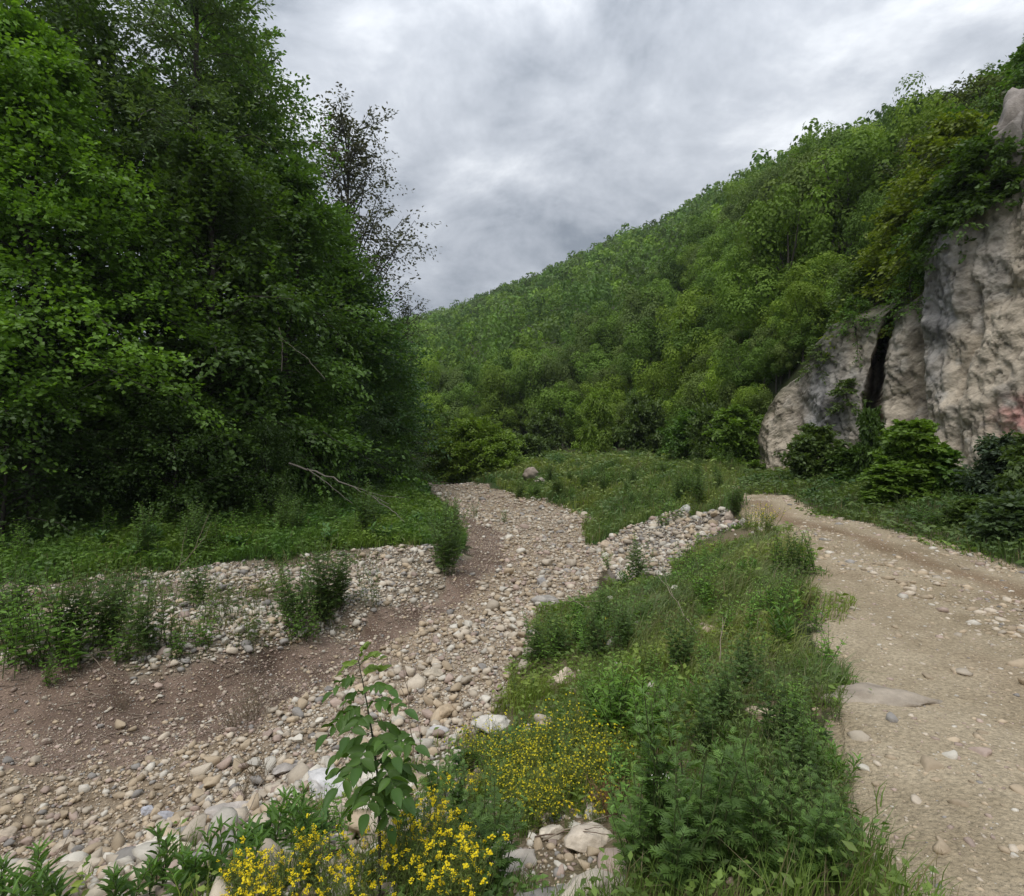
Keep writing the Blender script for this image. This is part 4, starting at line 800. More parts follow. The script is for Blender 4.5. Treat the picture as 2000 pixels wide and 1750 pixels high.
grass(Z_RV, 620, 7, 1.3, .12, .32, (-.1, -.1), (.09, .14, .040), (.14, .20, .06), rngG, 'verge_grass', 'grass verge between the road and the cliff', .005, dry=.06, leafy=.5)
grass(Z_BAR, 420, 7, 1.0, .06, .22, (.1, 0), (.07, .11, .03), (.12, .16, .045), rngG, 'bar_grass', 'thin grass growing between the stones of the gravel bar', .005, mask=lambda p: (fbm(p[:, 0]*.8, p[:, 1]*.8, 3, 3)+np.clip((-p[:, 0]-3)*.17, -.4, .8)+np.clip((p[:, 1]-12)*.1, 0, .3)) > rngG.random(len(p))*.9, dry=.15, leafy=.3)
_e1 = np.array([(.75, .3)] + _rl[:-1]); Z_EDGE = np.concatenate([_e1+[-.25, 0], (_e1+[.22, 0])[::-1]])
grass(Z_EDGE, 1500, 2.6, 1.1, .05, .20, (.35, 0), GA, GB, rngG, 'road_edge_grass', 'short ragged grass creeping over the left edge of the road', .0040, None, dry=.2, patch=.35, leafy=.3)
_e2 = np.array(_rr[::-1]); Z_EDGE2 = np.concatenate([_e2+[-.25, -.1], (_e2+[.3, .2])[::-1]])
grass(Z_EDGE2, 700, 6, 1.1, .05, .18, (-.2, 0), GA, GB, rngG, 'road_edge_grass', 'thin ragged grass along the right edge of the road', .005, None, dry=.2, patch=.2, leafy=.3)
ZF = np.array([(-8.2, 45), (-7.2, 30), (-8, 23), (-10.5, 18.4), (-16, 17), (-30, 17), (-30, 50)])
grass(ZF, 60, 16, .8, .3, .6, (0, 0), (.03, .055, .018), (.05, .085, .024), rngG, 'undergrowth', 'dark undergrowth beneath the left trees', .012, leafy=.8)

# ------------------------------------------------------------------ herbs
def herb(rng, h, nst, spread, nleaf, ll, lw, cols, lobes=0, el=.5, tpl=LANCE, stemc=(.09, .11, .04), sr=.003, top=.35, heads=None, base=.12, curve=.25):
    S, Lf, tips = MB(), MB(), []
    P_, D_, N_, L_, C_ = [], [], [], [], []
    for i in range(nst):
        a = rng.random()*6.3; hh_ = h*rng.uniform(.65, 1.05); sp = spread*rng.uniform(.2, 1); s_ = np.linspace(0, 1, 6)
        x0 = rng.normal(0, spread*.22, 2)
        P = np.stack([x0[0]+math.cos(a)*sp*s_**1.3, x0[1]+math.sin(a)*sp*s_**1.3, hh_*s_], 1)+rng.normal(0, .008, (6, 3))*s_[:, None]
        tubes(S, [P], [sr*(1-.7*s_)+.0006], stemc, 4); tips.append(P[-1])
        t = np.linspace(base, 1, nleaf); b = np.stack([np.interp(t, s_, P[:, k]) for k in range(3)], 1); az = np.arange(nleaf)*2.4+rng.random()*6
        d = np.stack([np.cos(az)*math.cos(el), np.sin(az)*math.cos(el), np.full(nleaf, math.sin(el))+.5*t-.15], 1)+rng.normal(0, .12, (nleaf, 3))
        sz = ll*np.minimum(1, .45+1.6*t)*(1-(1-top)*t**2.2)*rng.uniform(.75, 1.2, nleaf)
        P_.append(b); D_.append(nrm(d)); L_.append(sz); C_.append(shade(rng, nleaf, *cols, .15)*(1+.35*(t[:, None] > .88)))
    P_, D_, L_, C_ = map(np.concatenate, (P_, D_, L_, C_)); n = len(P_); Nn = np.array([0, 0, 1.])+rng.normal(0, .25, (n, 3))
    if lobes:
        sd = nrm(np.cross(D_, Nn))
        for k in range(lobes):
            f = (k+1)/(lobes+1); q = P_+D_*(L_*f)[:, None]-np.array([0, 0, 1])*(L_*curve*f*f)[:, None]
            for g_ in (-1, 1):
                stamp(Lf, tpl[0], tpl[1], q, D_*.75+sd*g_*.8, Nn, L_*.50*(1.15-f*.6), L_*lw*.50, C_)
        stamp(Lf, tpl[0], tpl[1], P_+D_*(L_*.35)[:, None], D_-np.array([0, 0, curve]), Nn, L_*.65, L_*lw*.6, C_)
        tubes(S, [np.stack([P_[k], P_[k]+D_[k]*L_[k]*.6]) for k in range(0, n, 2)], [.001]*((n+1)//2), stemc, 3)
    else: stamp(Lf, tpl[0], tpl[1], P_, D_-np.array([0, 0, curve*.4]), Nn, L_, L_*lw, C_)
    return S, Lf, np.array(tips)
MUG = ((.085, .145, .042), (.13, .21, .055)); NET = ((.105, .20, .034), (.16, .29, .048)); MINT = ((.10, .19, .03), (.15, .27, .045)); OLV = ((.11, .16, .045), (.16, .22, .06))
rngP = np.random.default_rng(99)
def make_herb(name, label, group, n, *a, **k):
    out = []
    for q in range(n):
        S, Lf, tips = herb(rngP, *a, **k); out.append((name, S.mesh('stem', M_STEM), Lf.mesh('foliage', M_HERB), tips))
    return out
KIND = {
 'mugwort': make_herb('mugwort_plant', '', '', 4, .75, 14, .24, 26, .095, .32, MUG, lobes=3, el=.45, tpl=LEAF4),
 'mugnear': make_herb('mugwort_plant', '', '', 4, .62, 6, .17, 22, .095, .24, ((.095, .165, .044), (.145, .245, .06)), lobes=4, el=.5, tpl=LANCE, sr=.004),
 'nettle': make_herb('nettle_plant', '', '', 3, .55, 9, .22, 14, .075, .45, NET, el=.2, tpl=LEAF6),
 'mint': make_herb('leafy_bush_plant', '', '', 2, .42, 24, .24, 20, .075, .30, MINT, el=.35, tpl=LANCE, sr=.003),
 'thin': make_herb('thin_weed', '', '', 3, .55, 9, .18, 20, .055, .24, OLV, el=.6, tpl=LEAF4, sr=.002),
 'broad': make_herb('broad_leaved_weed', '', '', 3, .30, 6, .20, 7, .17, .55, ((.06, .12, .035), (.09, .17, .045)), el=.5, tpl=LEAF6, top=.6),
 'lance': make_herb('lance_leaved_weed', '', '', 3, .34, 4, .12, 18, .13, .22, ((.085, .165, .036), (.125, .23, .05)), el=.75, tpl=LANCE, top=.5, sr=.004),
 'dry': make_herb('dry_weed', '', '', 2, .38, 26, .26, 5, .04, .12, ((.17, .14, .08), (.10, .11, .05)), el=.7, tpl=LEAF4, stemc=(.20, .155, .105), sr=.002),
 'red': make_herb('reddish_dry_plant', '', '', 1, .17, 60, .15, 14, .022, .22, ((.30, .15, .085), (.38, .21, .12)), el=.7, tpl=LEAF4, stemc=(.26, .13, .08), sr=.0016),
}
def tuft_mesh():
    mb, m2 = MB(), MB(); n = 150; a = rngP.random(n)*6.3; r = rngP.random(n)**.5*.06; P = np.stack([r*np.cos(a), r*np.sin(a), np.zeros(n)], 1); ln = np.stack([np.cos(a), np.sin(a)], 1)*rngP.uniform(.1, .9, (n, 1))+[.25, 0]
    blades(mb, P, rngP.uniform(.16, .36, n), rngP.uniform(.004, .007, n), ln, rngP, (.09, .165, .035), (.15, .25, .055)); blades(m2, P[:24], rngP.uniform(.2, .4, 24), np.full(24, .003), ln[:24]*.6, rngP, (.22, .2, .10), (.28, .26, .14)); return ('grass_tuft', m2.mesh('stem', M_STEM), mb.mesh('foliage', M_HERB), None)
KIND['tuft'] = [tuft_mesh() for _ in range(3)]
def put(kind, px, py, s_, label, group=None, v=None, color=None, rz=None, world=None):
    L_ = KIND[kind]; nm, sm_, lm_, tips = L_[int(rngP.integers(0, len(L_))) if v is None else v % len(L_)]
    x, y = world if world is not None else G(px, py); z = gz1(x, y)
    e_ = empty(nm, (x, y, z-.01), label, 'plant', group, rngP.random()*6.3 if rz is None else rz, 1)
    e_.scale = s_ if hasattr(s_, '__len__') else (s_, s_, s_)
    part('stem', sm_, e_); part('foliage', lm_, e_, color=color or (rngP.uniform(.85, 1.15),)*3); return e_
# left gravel bar
for k, (kd, px, py, s_, lab) in enumerate([
    ('mugwort', 575, 1232, 1.05, 'dark bushy mugwort at the left of the clump on the gravel bar'), ('mugwort', 620, 1215, 1.2, 'tallest mugwort in the middle of the clump on the gravel bar'),
    ('mugwort', 660, 1198, 1.0, 'mugwort at the right of the clump on the gravel bar'), ('nettle', 570, 1250, .7, 'leafy weed spilling down the cut bank below the mugwort clump'),
    ('thin', 725, 1190, 1.15, 'thin airy weed standing right of the mugwort clump'), ('mugwort', 380, 1200, .85, 'mugwort standing in the middle of the gravel bar'),
    ('thin', 405, 1225, 1.0, 'thin weed right beside the middle mugwort'), ('nettle', 400, 1265, .8, 'low green weed on the rim of the cut bank'), ('thin', 490, 1255, .8, 'short green tuft between the two mugworts on the bank rim'),
    ('nettle', 95, 1290, 1.3, 'dark leafy weed mass on the bank at the far left'), ('mugwort', 130, 1275, 1.1, 'dark mugwort behind the leafy mass at the left'), ('nettle', 20, 1310, 1.3, 'bright leafy weed cut by the left edge'),
    ('nettle', 175, 1295, 1.0, 'leafy weed right of the dark mass'), ('mugwort', 285, 1290, .9, 'feathery weed on the bank left of the dead twigs'), ('thin', 330, 1270, 1.1, 'tall thin weed over the dead twigs'),
    ('nettle', 60, 1265, 1.20, 'dark weed at the back of the far left mass'), ('nettle', 140, 1310, 1.10, 'leafy weed at the front of the far left mass'), ('nettle', 50, 1320, 1.10, 'bright weed at the front of the far left mass'), ('mugwort', 200, 1275, 1.00, 'mugwort at the right edge of the far left mass'), ('nettle', 240, 1305, 0.80, 'low bright weed between the far left mass and the dead twigs'), ('mugwort', 20, 1255, 1.00, 'mugwort behind the weed at the left edge'), ('thin', 255, 1270, 1.10, 'thin weed right of the far left mass'), ('nettle', 350, 1290, 0.70, 'low weed above the rounded stones of the bank foot'), ('thin', 440, 1215, 0.90, 'thin weed on the middle of the bar'), ('nettle', 600, 1245, 0.80, 'low dark leaves under the mugwort clump'), ('mugwort', 640, 1225, 0.90, 'short mugwort in front of the clump'),
    ('nettle', 95, 1345, .55, 'small weed hanging over the eroded bank'), ('mugwort', 225, 1250, .8, 'small mugwort between the left weeds'), ('thin', 550, 1130, .8, 'thin weed at the back of the gravel bar'),
    ('nettle', -60, 1300, 1.4, 'leafy weed just outside the left edge'), ('thin', 640, 1110, .9, 'thin weed near the grass edge of the bar'), ('thin', 300, 1200, .9, 'weed among the stones left of the middle mugwort'),
    ('mugwort', 20, 1210, .7, 'pale weed at the far left of the gravel bar'), ('thin', 170, 1200, .8, 'thin weed at the left of the gravel bar'),
    ('mugwort', 872, 1118, 1.25, 'tall dark mugwort at the front of the tongue beside the mud'), ('mugwort', 868, 1098, 1.25, 'second tall mugwort of the tongue beside the mud'), ('mugwort', 880, 1078, 1.15, 'third mugwort of the tongue beside the mud'),
    ('nettle', 862, 1112, .9, 'leafy weed at the left foot of the mugwort tongue'), ('mugwort', 885, 1058, 1.1, 'rearmost mugwort of the tongue beside the mud'),
    ('thin', 930, 1015, 1.2, 'weed standing in the upper gravel bed'), ('thin', 885, 1000, 1.3, 'weed at the left bank of the upper gravel bed'), ('nettle', 985, 1020, .85, 'small round green weed in the upper gravel bed'),
    ('thin', 870, 990, 1.1, 'weed just behind the one at the upper left bank'), ('nettle', 1185, 1112, .8, 'small weed at the foot of the stone heap'), ('mugwort', 1242, 1140, 1.0, 'slim dark mugwort in front of the stone heap'),
    ('nettle', 1300, 1030, 1.4, 'dark green weed on the ridge of the stone heap'), ('nettle', 1320, 1015, 1.2, 'grey green weed behind the ridge of the stone heap')]):
    put(kd, px, py, s_*(1.5 if py > 1040 and px < 1000 else 1.25), lab, v=k)
# dry shrub in the mud and the reddish plant
put('dry', 490, 1405, 1.25, 'half dead grey shrub growing in the mud strip', v=0); put('dry', 455, 1425, .8, 'dry tuft at the left side of the half dead shrub', v=1); put('dry', 240, 1395, .6, 'small dry tuft in the mud left of the half dead shrub', v=1)
put('dry', 505, 1525, .9, 'dry wispy tuft between the pale stones at lower left', v=0, color=(1.0, .95, .8)); put('dry', 470, 1560, .6, 'small dry tuft behind the flat rock', v=1)
for k_, (a_, b_, c_2) in enumerate([(1390, 1350, .5), (1440, 1420, .5), (1340, 1520, .45), (1500, 1330, .5), (1250, 1330, .5), (1540, 1560, .4), (1120, 1560, .45), (1480, 1620, .45), (1060, 1470, .4), (1300, 1230, .6), (1600, 1380, .4), (1130, 1520, .4)]): put('dry', a_, b_, c_2, 'dead straw coloured tuft on the road bank', 'dead tufts of the road bank', color=(1.15, 1.05, .85))
rb = np.random.default_rng(8)
for k in range(120):
    for _ in range(50):
        px, py = (rb.uniform(1040, 1660), rb.uniform(1085, 1760)) if k % 5 else (rb.uniform(1330, 1600), rb.uniform(1085, 1260)); g_ = G(px, py); q_ = np.array([g_])
        if inside(Z_EMB, q_[:, 0], q_[:, 1])[0] and clear(q_)[0] and not inside(Z_RK, q_[:, 0], q_[:, 1])[0] and not (900 < px < 1190 and py > 1380): break
    kd = ['nettle', 'thin', 'nettle', 'tuft', 'lance', 'thin'][k % 6]; nm = {'nettle': 'leafy green weed', 'thin': 'thin pale weed', 'tuft': 'loose grass tuft', 'lance': 'lance leaved shoot'}[kd]
    w_ = 'by the stone heap' if py < 1150 else 'in the tall grass' if py < 1260 else 'above the green bush' if py < 1400 else 'beside the slab' if py < 1500 else 'at the lower end'
    put(kd, px, py, rb.uniform(.6, 1.05)*(1.1 if py < 1300 else .75), f'{nm} on the road bank {w_}', f'{nm}s on the road bank {w_}', color=(rb.uniform(.9, 1.35),)*3)
put('red', 1190, 1590, 1.0, 'reddish brown dry plant beside the cream rocks'); 
# lush herbs under the left trees, front line of the far bank
rr_ = np.random.default_rng(3)
for k in range(70):
    px = rr_.uniform(-60, 850); t_ = rr_.random(); py = np.interp(px, [0, 400, 850], [1135, 1095, 1055])*(1-t_) + np.interp(px, [0, 400, 850], [1015, 1000, 965])*t_
    kd = ['nettle', 'broad', 'mugwort', 'nettle'][k % 4]; nm = {'nettle': 'nettle like herb', 'broad': 'broad leaved weed', 'mugwort': 'feathery dark weed'}[kd]
    w_ = 'at the left' if px < 300 else 'in the middle' if px < 600 else 'near the bend'
    put(kd, px, py, rr_.uniform(1.1, 1.9), f'{nm} under the left trees {w_}', f'{nm}s under the left trees {w_}')
for k in range(76):
    px = rr_.uniform(1010, 1450); py = rr_.uniform(925, 1010); 
    if px < 1170: py = min(py, 975)
    kd = ['nettle', 'thin', 'mugwort'][k % 3]; nm = {'nettle': 'low leafy weed', 'thin': 'thin pale weed', 'mugwort': 'dark weed clump'}[kd]
    w_ = 'left of the brown boulder' if px < 1040 else 'right of the brown boulder' if px < 1150 else 'halfway along' if px < 1290 else 'near the stone heap'
    put(kd, px, py, rr_.uniform(.9, 1.6), f'{nm} above the upper channel, {w_}', f'{nm}s above the upper channel, {w_}')
for k in range(46):
    px = rr_.uniform(1460, 2050); py = np.interp(px, [1400, 1600, 1800, 2000, 2060], [938, 985, 1030, 1085, 1110]) - rr_.uniform(4, 60)
    kd = ['nettle', 'nettle', 'thin', 'broad'][k % 4]; nm = {'nettle': 'leafy green weed', 'thin': 'thin weed', 'broad': 'broad leaved weed'}[kd]
    put(kd, px, py, rr_.uniform(.45, .95), f'{nm} in the verge between road and cliff', f'{nm}s in the right verge', color=(.85, .85, .95))
# road bank
BANK = [('mugwort', 1090, 1285, .95, 'dark mugwort at the upper left rim of the bank'), ('mugwort', 1045, 1300, .9, 'dark mugwort hanging over the white stones'), ('nettle', 1130, 1260, .9, 'leafy weed behind the leftmost mugworts'),
    ('mugwort', 1160, 1290, 1.0, 'dark mugwort in the middle of the upper bank'), ('mugwort', 1215, 1280, 1.0, 'dark mugwort right of the upper bank weeds'), ('mugwort', 1180, 1230, .9, 'mugwort at the top left of the bank'),
    ('thin', 1010, 1375, .9, 'feathery weed between the white stones and the pointed rock'), ('nettle', 1250, 1220, .9, 'leafy weed below the stone heap'), ('nettle', 1350, 1115, 1.1, 'bright leafy weed at the right of the stone heap'),
    ('nettle', 1400, 1110, 1.2, 'tall leafy weed right of the stone heap'), ('nettle', 1450, 1150, 1.0, 'leafy weed near the road at the upper bank'), ('nettle', 1520, 1130, 1.1, 'leafy weed on the road edge near the yellow flowers'),
    ('nettle', 1555, 1170, .9, 'green weed leaning onto the road edge'), ('mugwort', 1545, 1125, .8, 'pale weed on the road edge'), ('thin', 1460, 1040, 1.1, 'weed between the stone heap and the road bend'),
    ('thin', 1400, 1000, 1.2, 'weed behind the stone heap'), ('nettle', 1420, 985, 1.0, 'round weed at the inside of the road bend'), ('nettle', 1500, 1215, .8, 'leafy weed in the tall grass beside the road'),
    ('mint', 1215, 1455, 1.5, 'bright green leafy bush in the middle of the bank'), ('mint', 1165, 1430, 1.15, 'left part of the bright green leafy bush'), ('mint', 1275, 1470, 1.1, 'lower right shoot of the bright green bush'),
    ('mugnear', 1290, 1745, 1.25, 'tall dark mugwort in the foreground, left stem group'), ('mugnear', 1355, 1730, 1.25, 'tall dark mugwort in the foreground, right stem group'), ('mugnear', 1250, 1760, .8, 'lower dark mugwort at the foreground left'),
    ('mugnear', 1330, 1790, 1.0, 'dark mugwort at the bottom edge'), ('mugnear', 1395, 1680, .8, 'short mugwort right of the tall dark ones'),
    ('mugnear', 1570, 1740, .75, 'green mugwort at the lower right beside the road'), ('mugnear', 1630, 1760, .7, 'mugwort leaning onto the road at the bottom'), ('mugnear', 1500, 1700, .8, 'mugwort in the lower right of the bank'), ('mugnear', 1480, 1780, .9, 'mugwort at the bottom edge right of centre'),
    ('mugwort', 1530, 1480, .75, 'slender mugwort beside the road below the slab'), ('mugwort', 1570, 1560, .6, 'slender mugwort on the lower road edge'), ('thin', 1590, 1450, .8, 'light weed on the road edge near the slab'),
    ('mugnear', 1540, 1620, .7, 'mugwort halfway down the road edge'), ('broad', 1610, 1435, .28, 'small round leaved weed touching the road'), ('thin', 1500, 1560, .9, 'thin weed in the lower grass'), ('mugwort', 1420, 1430, .8, 'greyish mugwort in the middle of the bank grass'), ('mugwort', 1370, 1480, .7, 'greyish mugwort behind the tall dark ones'), ('thin', 1450, 1640, .9, 'thin weed between the lower mugworts'), ('mugwort', 1460, 1370, .7, 'mugwort in the grass left of the slab'),
    ('mugnear', 930, 1720, .85, 'fresh green feathery herb between the yellow flowers'), ('mugnear', 900, 1640, .75, 'feathery herb left of the yellow flower mass'), ('mugnear', 880, 1560, .7, 'dark feathery herb behind the sapling'), ('mugnear', 960, 1770, .9, 'feathery herb at the bottom edge centre'),
    ('broad', 905, 1500, .65, 'broad leaved weed on the rim above the white stones'), ('nettle', 940, 1490, .6, 'weed at the left of the yellow flower mass'),
    ('lance', 570, 1650, .9, 'lance leaved weed behind the pair left of the sapling'), ('nettle', 640, 1640, .7, 'leafy weed behind the sapling foot'), ('mugnear', 590, 1640, .6, 'feathery herb left behind the sapling'), ('nettle', 790, 1650, .7, 'leafy weed right of the sapling foot'), ('mugnear', 810, 1700, .75, 'feathery herb right of the sapling foot'), ('thin', 760, 1700, .8, 'thin weed among the foreground yellow flowers'), ('thin', 620, 1760, .7, 'thin weed at the bottom among the yellow flowers'), ('broad', 850, 1540, .6, 'broad leaved weed right behind the sapling'), ('mugnear', 860, 1600, .8, 'feathery herb between the sapling and the flower mass'), ('thin', 700, 1640, .7, 'thin weed directly behind the sapling stem'), ('tuft', 560, 1740, .8, 'grass tuft left of the foreground flowers'), ('tuft', 820, 1750, .8, 'grass tuft right of the foreground flowers'), ('thin', 960, 1560, .8, 'thin tall weed in front of the yellow mass'), ('mugnear', 1090, 1500, .55, 'feathery herb inside the yellow flower mass'), ('thin', 1130, 1470, .9, 'thin weed behind the yellow flower mass'),
    ('lance', 540, 1690, 1.0, 'upright lance leaved weed left of the sapling'), ('lance', 600, 1700, 1.0, 'second lance leaved weed left of the sapling'), ('broad', 510, 1680, .7, 'broad leaved weed at the lower left bank'),
    ('lance', 430, 1760, .95, 'lance leaved weed in the lower left row'), ('lance', 370, 1775, .95, 'lance leaved weed near the lower left corner of the bank'), ('lance', 310, 1765, .9, 'leftmost tall lance leaved weed of the row'),
    ('lance', 480, 1745, .9, 'lance leaved weed beside the yellow flowers'), ('broad', 620, 1660, .7, 'broad leaved weed at the sapling foot'), ('nettle', 660, 1690, .6, 'weed right at the sapling foot'),
    ('tuft', 1480, 1500, 1.0, 'bright green grass tuft in the lower bank'), ('tuft', 1520, 1530, 1.0, 'second bright grass tuft near the lower road edge'), ('tuft', 1450, 1580, .8, 'grass tuft between the tall dark mugwort and the road'), ('tuft', 1560, 1640, .8, 'grass tuft by the lower road edge'),
    ('tuft', 1380, 1400, .9, 'loose grass tuft left of the cream rock'), ('tuft', 1590, 1330, .8, 'grass tuft overhanging the slab end'), ('tuft', 1610, 1480, .6, 'small grass tuft on the road edge below the slab'), ('tuft', 1320, 1420, .9, 'grass tuft right of the bright green bush'),
    ('tuft', 1440, 1720, .9, 'grass tuft at the bottom of the bank'), ('tuft', 1540, 1760, .8, 'grass tuft in the bottom right weeds'), ('thin', 1530, 1690, .8, 'thin weed in the bottom right weeds'), ('thin', 1590, 1560, .7, 'thin weed on the lower road edge'), ('broad', 1580, 1640, .4, 'round leaved weed on the lower road edge'),
    ('thin', 1450, 1480, .9, 'thin weed beside the bright grass tufts'), ('mugwort', 1600, 1640, .5, 'little mugwort standing out into the road'), ('thin', 1400, 1540, .8, 'thin weed right of the tall dark mugwort'), ('nettle', 1440, 1660, .5, 'low leafy weed in the bottom bank'), ('nettle', 1480, 1440, .5, 'low leafy weed under the cream rock'),
    ('thin', 1180, 1360, .9, 'thin weed rising behind the bright green bush'), ('nettle', 1040, 1370, .6, 'small leafy weed left of the pointed rock'), ('mugwort', 1330, 1330, .8, 'mugwort above the bright green bush'), ('thin', 1270, 1340, .9, 'thin pale weed above the bright green bush'),
    ('tuft', 700, 1740, .7, 'grass tuft under the foreground yellow flowers'), ('tuft', 1020, 1600, .6, 'grass tuft below the yellow flower mass'), ('thin', 1060, 1580, .6, 'thin weed in the lower yellow flower mass'), ('thin', 1110, 1540, .6, 'thin weed at the right of the yellow flower mass'),
    ('lance', 230, 1800, .8, 'low lance leaved weed at the bottom left'), ('lance', 60, 1800, .9, 'lance leaved weed in the bottom left corner'), ('lance', 110, 1810, .8, 'second lance leaved weed in the bottom left corner'), ('lance', 0, 1800, .8, 'lance leaved weed cut by the left edge')]
for k, (kd, px, py, s_, lab) in enumerate(BANK): put(kd, px, py, s_*(1.12 if kd == 'lance' else 1), lab, v=k)

# ------------------------------------------------------------------ yellow flowers
def flower_mesh(rng, r, n):
    mb = MB(); 
    for k in range(n*2):
        c = rng.normal(0, r*.5, 3)*[1, 1, .7]; a = np.arange(5)*2*math.pi/5+rng.random(); D = np.stack([np.cos(a), np.sin(a), np.full(5, .35)], 1)
        stamp(mb, LEAF4[0], LEAF4[1], np.tile(c, (5, 1)), D, np.tile([0, 0, 1.], (5, 1)), r*.38, r*.36, shade(rng, 5, (.86, .66, .008), (.93, .78, .02), .08))
    return mb.mesh('flower', M_FLOWER)
FL = [flower_mesh(rngP, .011, 6) for _ in range(4)]
def bloom(n, h, nst, spread, nleaf, cols, heads, near, label, where, fs=1.0):
    protos = []
    for q in range(n):
        S, Lf, tips = herb(rngP, h, nst, spread, nleaf, .035, .28, cols, el=.5, tpl=LEAF4, sr=.0016, stemc=(.14, .17, .05), top=.4)
        # side twigs at the top carrying heads
        hp = []
        for t_ in tips:
            for _ in range(heads): hp.append(t_*rngP.uniform(.72 if not near else .9, 1.04)+rngP.normal(0, 1, 3)*[.022, .022, .018]-[0, 0, .012])
        for a_, b_ in zip(np.repeat(tips, heads, 0), hp): tubes(S, [np.stack([a_-[0, 0, .05], b_])], [.0009], (.14, .17, .05), 3)
        fm = None
        if not near:
            mb = MB(); hp_ = np.array(hp)
            for dd in range(2):
                a = rngP.random(len(hp_))*6.3; stamp(mb, LEAF6[0]-[.5, 0, 0], LEAF6[1], hp_, np.stack([np.cos(a), np.sin(a), rngP.normal(0, .4, len(hp_))], 1), np.array([0, 0, 1.])+rngP.normal(0, .5, (len(hp_), 3)),   .0135*fs, .0135*fs, shade(rngP, len(hp_), (.60, .56, .02), (.82, .70, .03), .1))
            fm = mb.mesh('flower_heads', M_FLOWER)
        protos.append((S.mesh('stem', M_STEM), Lf.mesh('foliage', M_HERB), fm, hp))
    return protos
YS = ((.10, .15, .03), (.15, .20, .04))
B_NEAR = bloom(4, .34, 13, .12, 12, YS, 1, True, '', ''); B_MASS = bloom(5, .36, 18, .19, 15, ((.16, .21, .032), (.24, .28, .04)), 4, False, '', '', 1.0)
def put_bloom(B, px, py, s_, label, group, name='yellow_flower_plant'):
    sm_, lm_, fm, hp = B[int(rngP.integers(0, len(B)))]; x, y = G(px, py)
    e_ = empty(name, (x, y, gz1(x, y)-.01), label, 'flower plant', group, rngP.random()*6.3, s_); part('stem', sm_, e_); part('foliage', lm_, e_)
    if fm: tag(part('flower_heads', fm, e_), kind='stuff')
    else:
        for k, p in enumerate(hp): part('flower', FL[k % 4], e_, p, (rngP.normal(0, .3), rngP.normal(0, .3), rngP.random()*6), rngP.uniform(.8, 1.35))
for k in range(42):
    px, py = rngP.uniform(430, 930), rngP.uniform(1720, 1850); py = max(py, np.interp(px, [430, 600, 930], [1800, 1750, 1725]))
    put_bloom(B_NEAR, px, py, rngP.uniform(.8, 1.15), 'golden yellow flowering plant in the foreground drift', 'golden flowers of the foreground drift')
for k in range(9):
    put_bloom(B_NEAR, rngP.uniform(820, 960), rngP.uniform(1560, 1690), rngP.uniform(.75, 1.0), 'yellow flowering plant among the feathery herbs in the middle', 'yellow flowers among the feathery herbs')
for k in range(34):
    px, py = rngP.normal(1045, 85), rngP.uniform(1470, 1640); px = min(max(px, 915), 1185); put_bloom(B_MASS, px, py, rngP.uniform(.55, 1.15), 'yellow green plant of the dense flower mass', 'plants of the dense yellow green mass')
for k in range(5): put_bloom(B_NEAR, rngP.uniform(1080, 1180), rngP.uniform(1600, 1650), .55, 'small yellow flowering plant above the cream rocks', 'small yellow flowers above the cream rocks')
for k, (px, py, s_) in enumerate([(1478, 1042, 1.5), (1498, 1048, 1.6), (1350, 985, 1.2)]):
    put_bloom(B_MASS, px, py, s_, ['yellow flowering clump at the bend of the road', 'right hand yellow clump under a green weed at the road bend', 'small yellow clump on the slope behind the stone heap'][k], None)
put('thin', 1495, 1040, 1.0, 'green weed rising over the yellow clump at the road bend'); put('nettle', 1505, 1046, .8, 'dark leafy weed behind the yellow clump at the road bend')
for k, (px, py) in enumerate([(1185, 1210), (1180, 1250), (1225, 1480)]): put_bloom(B_NEAR, px, py+30, .6, ['lone yellow flower plant at the upper rim of the bank', 'yellow flower plant on the upper bank among mugworts', 'single yellow flower plant under the bright green bush'][k], None)

# ------------------------------------------------------------------ sapling with compound leaves (each leaf a part)
def tmesh(mb, name, mat, smooth=False): return mb.mesh(name, mat, smooth)
YB = 2.75; bx0 = (742-1000)/F*YB; bz0 = gz1(bx0, YB)
root = empty('sapling', (bx0, YB, bz0), 'young ash like sapling with paired oval leaves standing in the foreground', 'sapling')
def wp(px, py, dy=0): Y = YB+dy; return np.array([(px-1000)/F*Y, Y, CAMZ-(py-HZ)/F*Y])-np.array([bx0, YB, bz0])
stem = np.array([[0, 0, 0], wp(741, 1600), wp(738, 1520), wp(728, 1440), wp(716, 1370), wp(700, 1290)]); stem[0, 2] = -.02
mb = MB(); tubes(mb, [stem], [[.008, .007, .006, .005, .0035, .002]], (.06, .06, .04), 7)
part('stem', mb.mesh('stem', M_BARK, True), root)
lm = MB(); v = []; nv = 9
t = np.linspace(0, 1, nv); w_ = np.sin(np.pi*t**.85)**.8*.5; w_[0] = .04; w_[-1] = 0
for a, b in zip(t, w_): v += [[a, -b, .32*b-.20*a*a], [a, 0, -.20*a*a], [a, b, .32*b-.20*a*a]]
f = [[3*i+k, 3*i+k+1, 3*i+4+k, 3*i+3+k] for i in range(nv-1) for k in (0, 1)]; lm.add(np.array(v), np.array(f)[:, ::-1], (1, 1, 1)); leafm = lm.mesh('leaf', M_HERB, True)
def leaf_obj(P, D, Nn, L, W, col):
    x = Vector(D).normalized(); z = (Vector(Nn)-x*Vector(Nn).dot(x)).normalized(); y = z.cross(x)
    o = part('leaf', leafm, root); M4 = Matrix(((x[0]*L, y[0]*W, z[0]*L, P[0]), (x[1]*L, y[1]*W, z[1]*L, P[1]), (x[2]*L, y[2]*W, z[2]*L, P[2]), (0, 0, 0, 1)))
    o.matrix_local = M4; o.color = (*col, 1)
rs = np.random.default_rng(12)
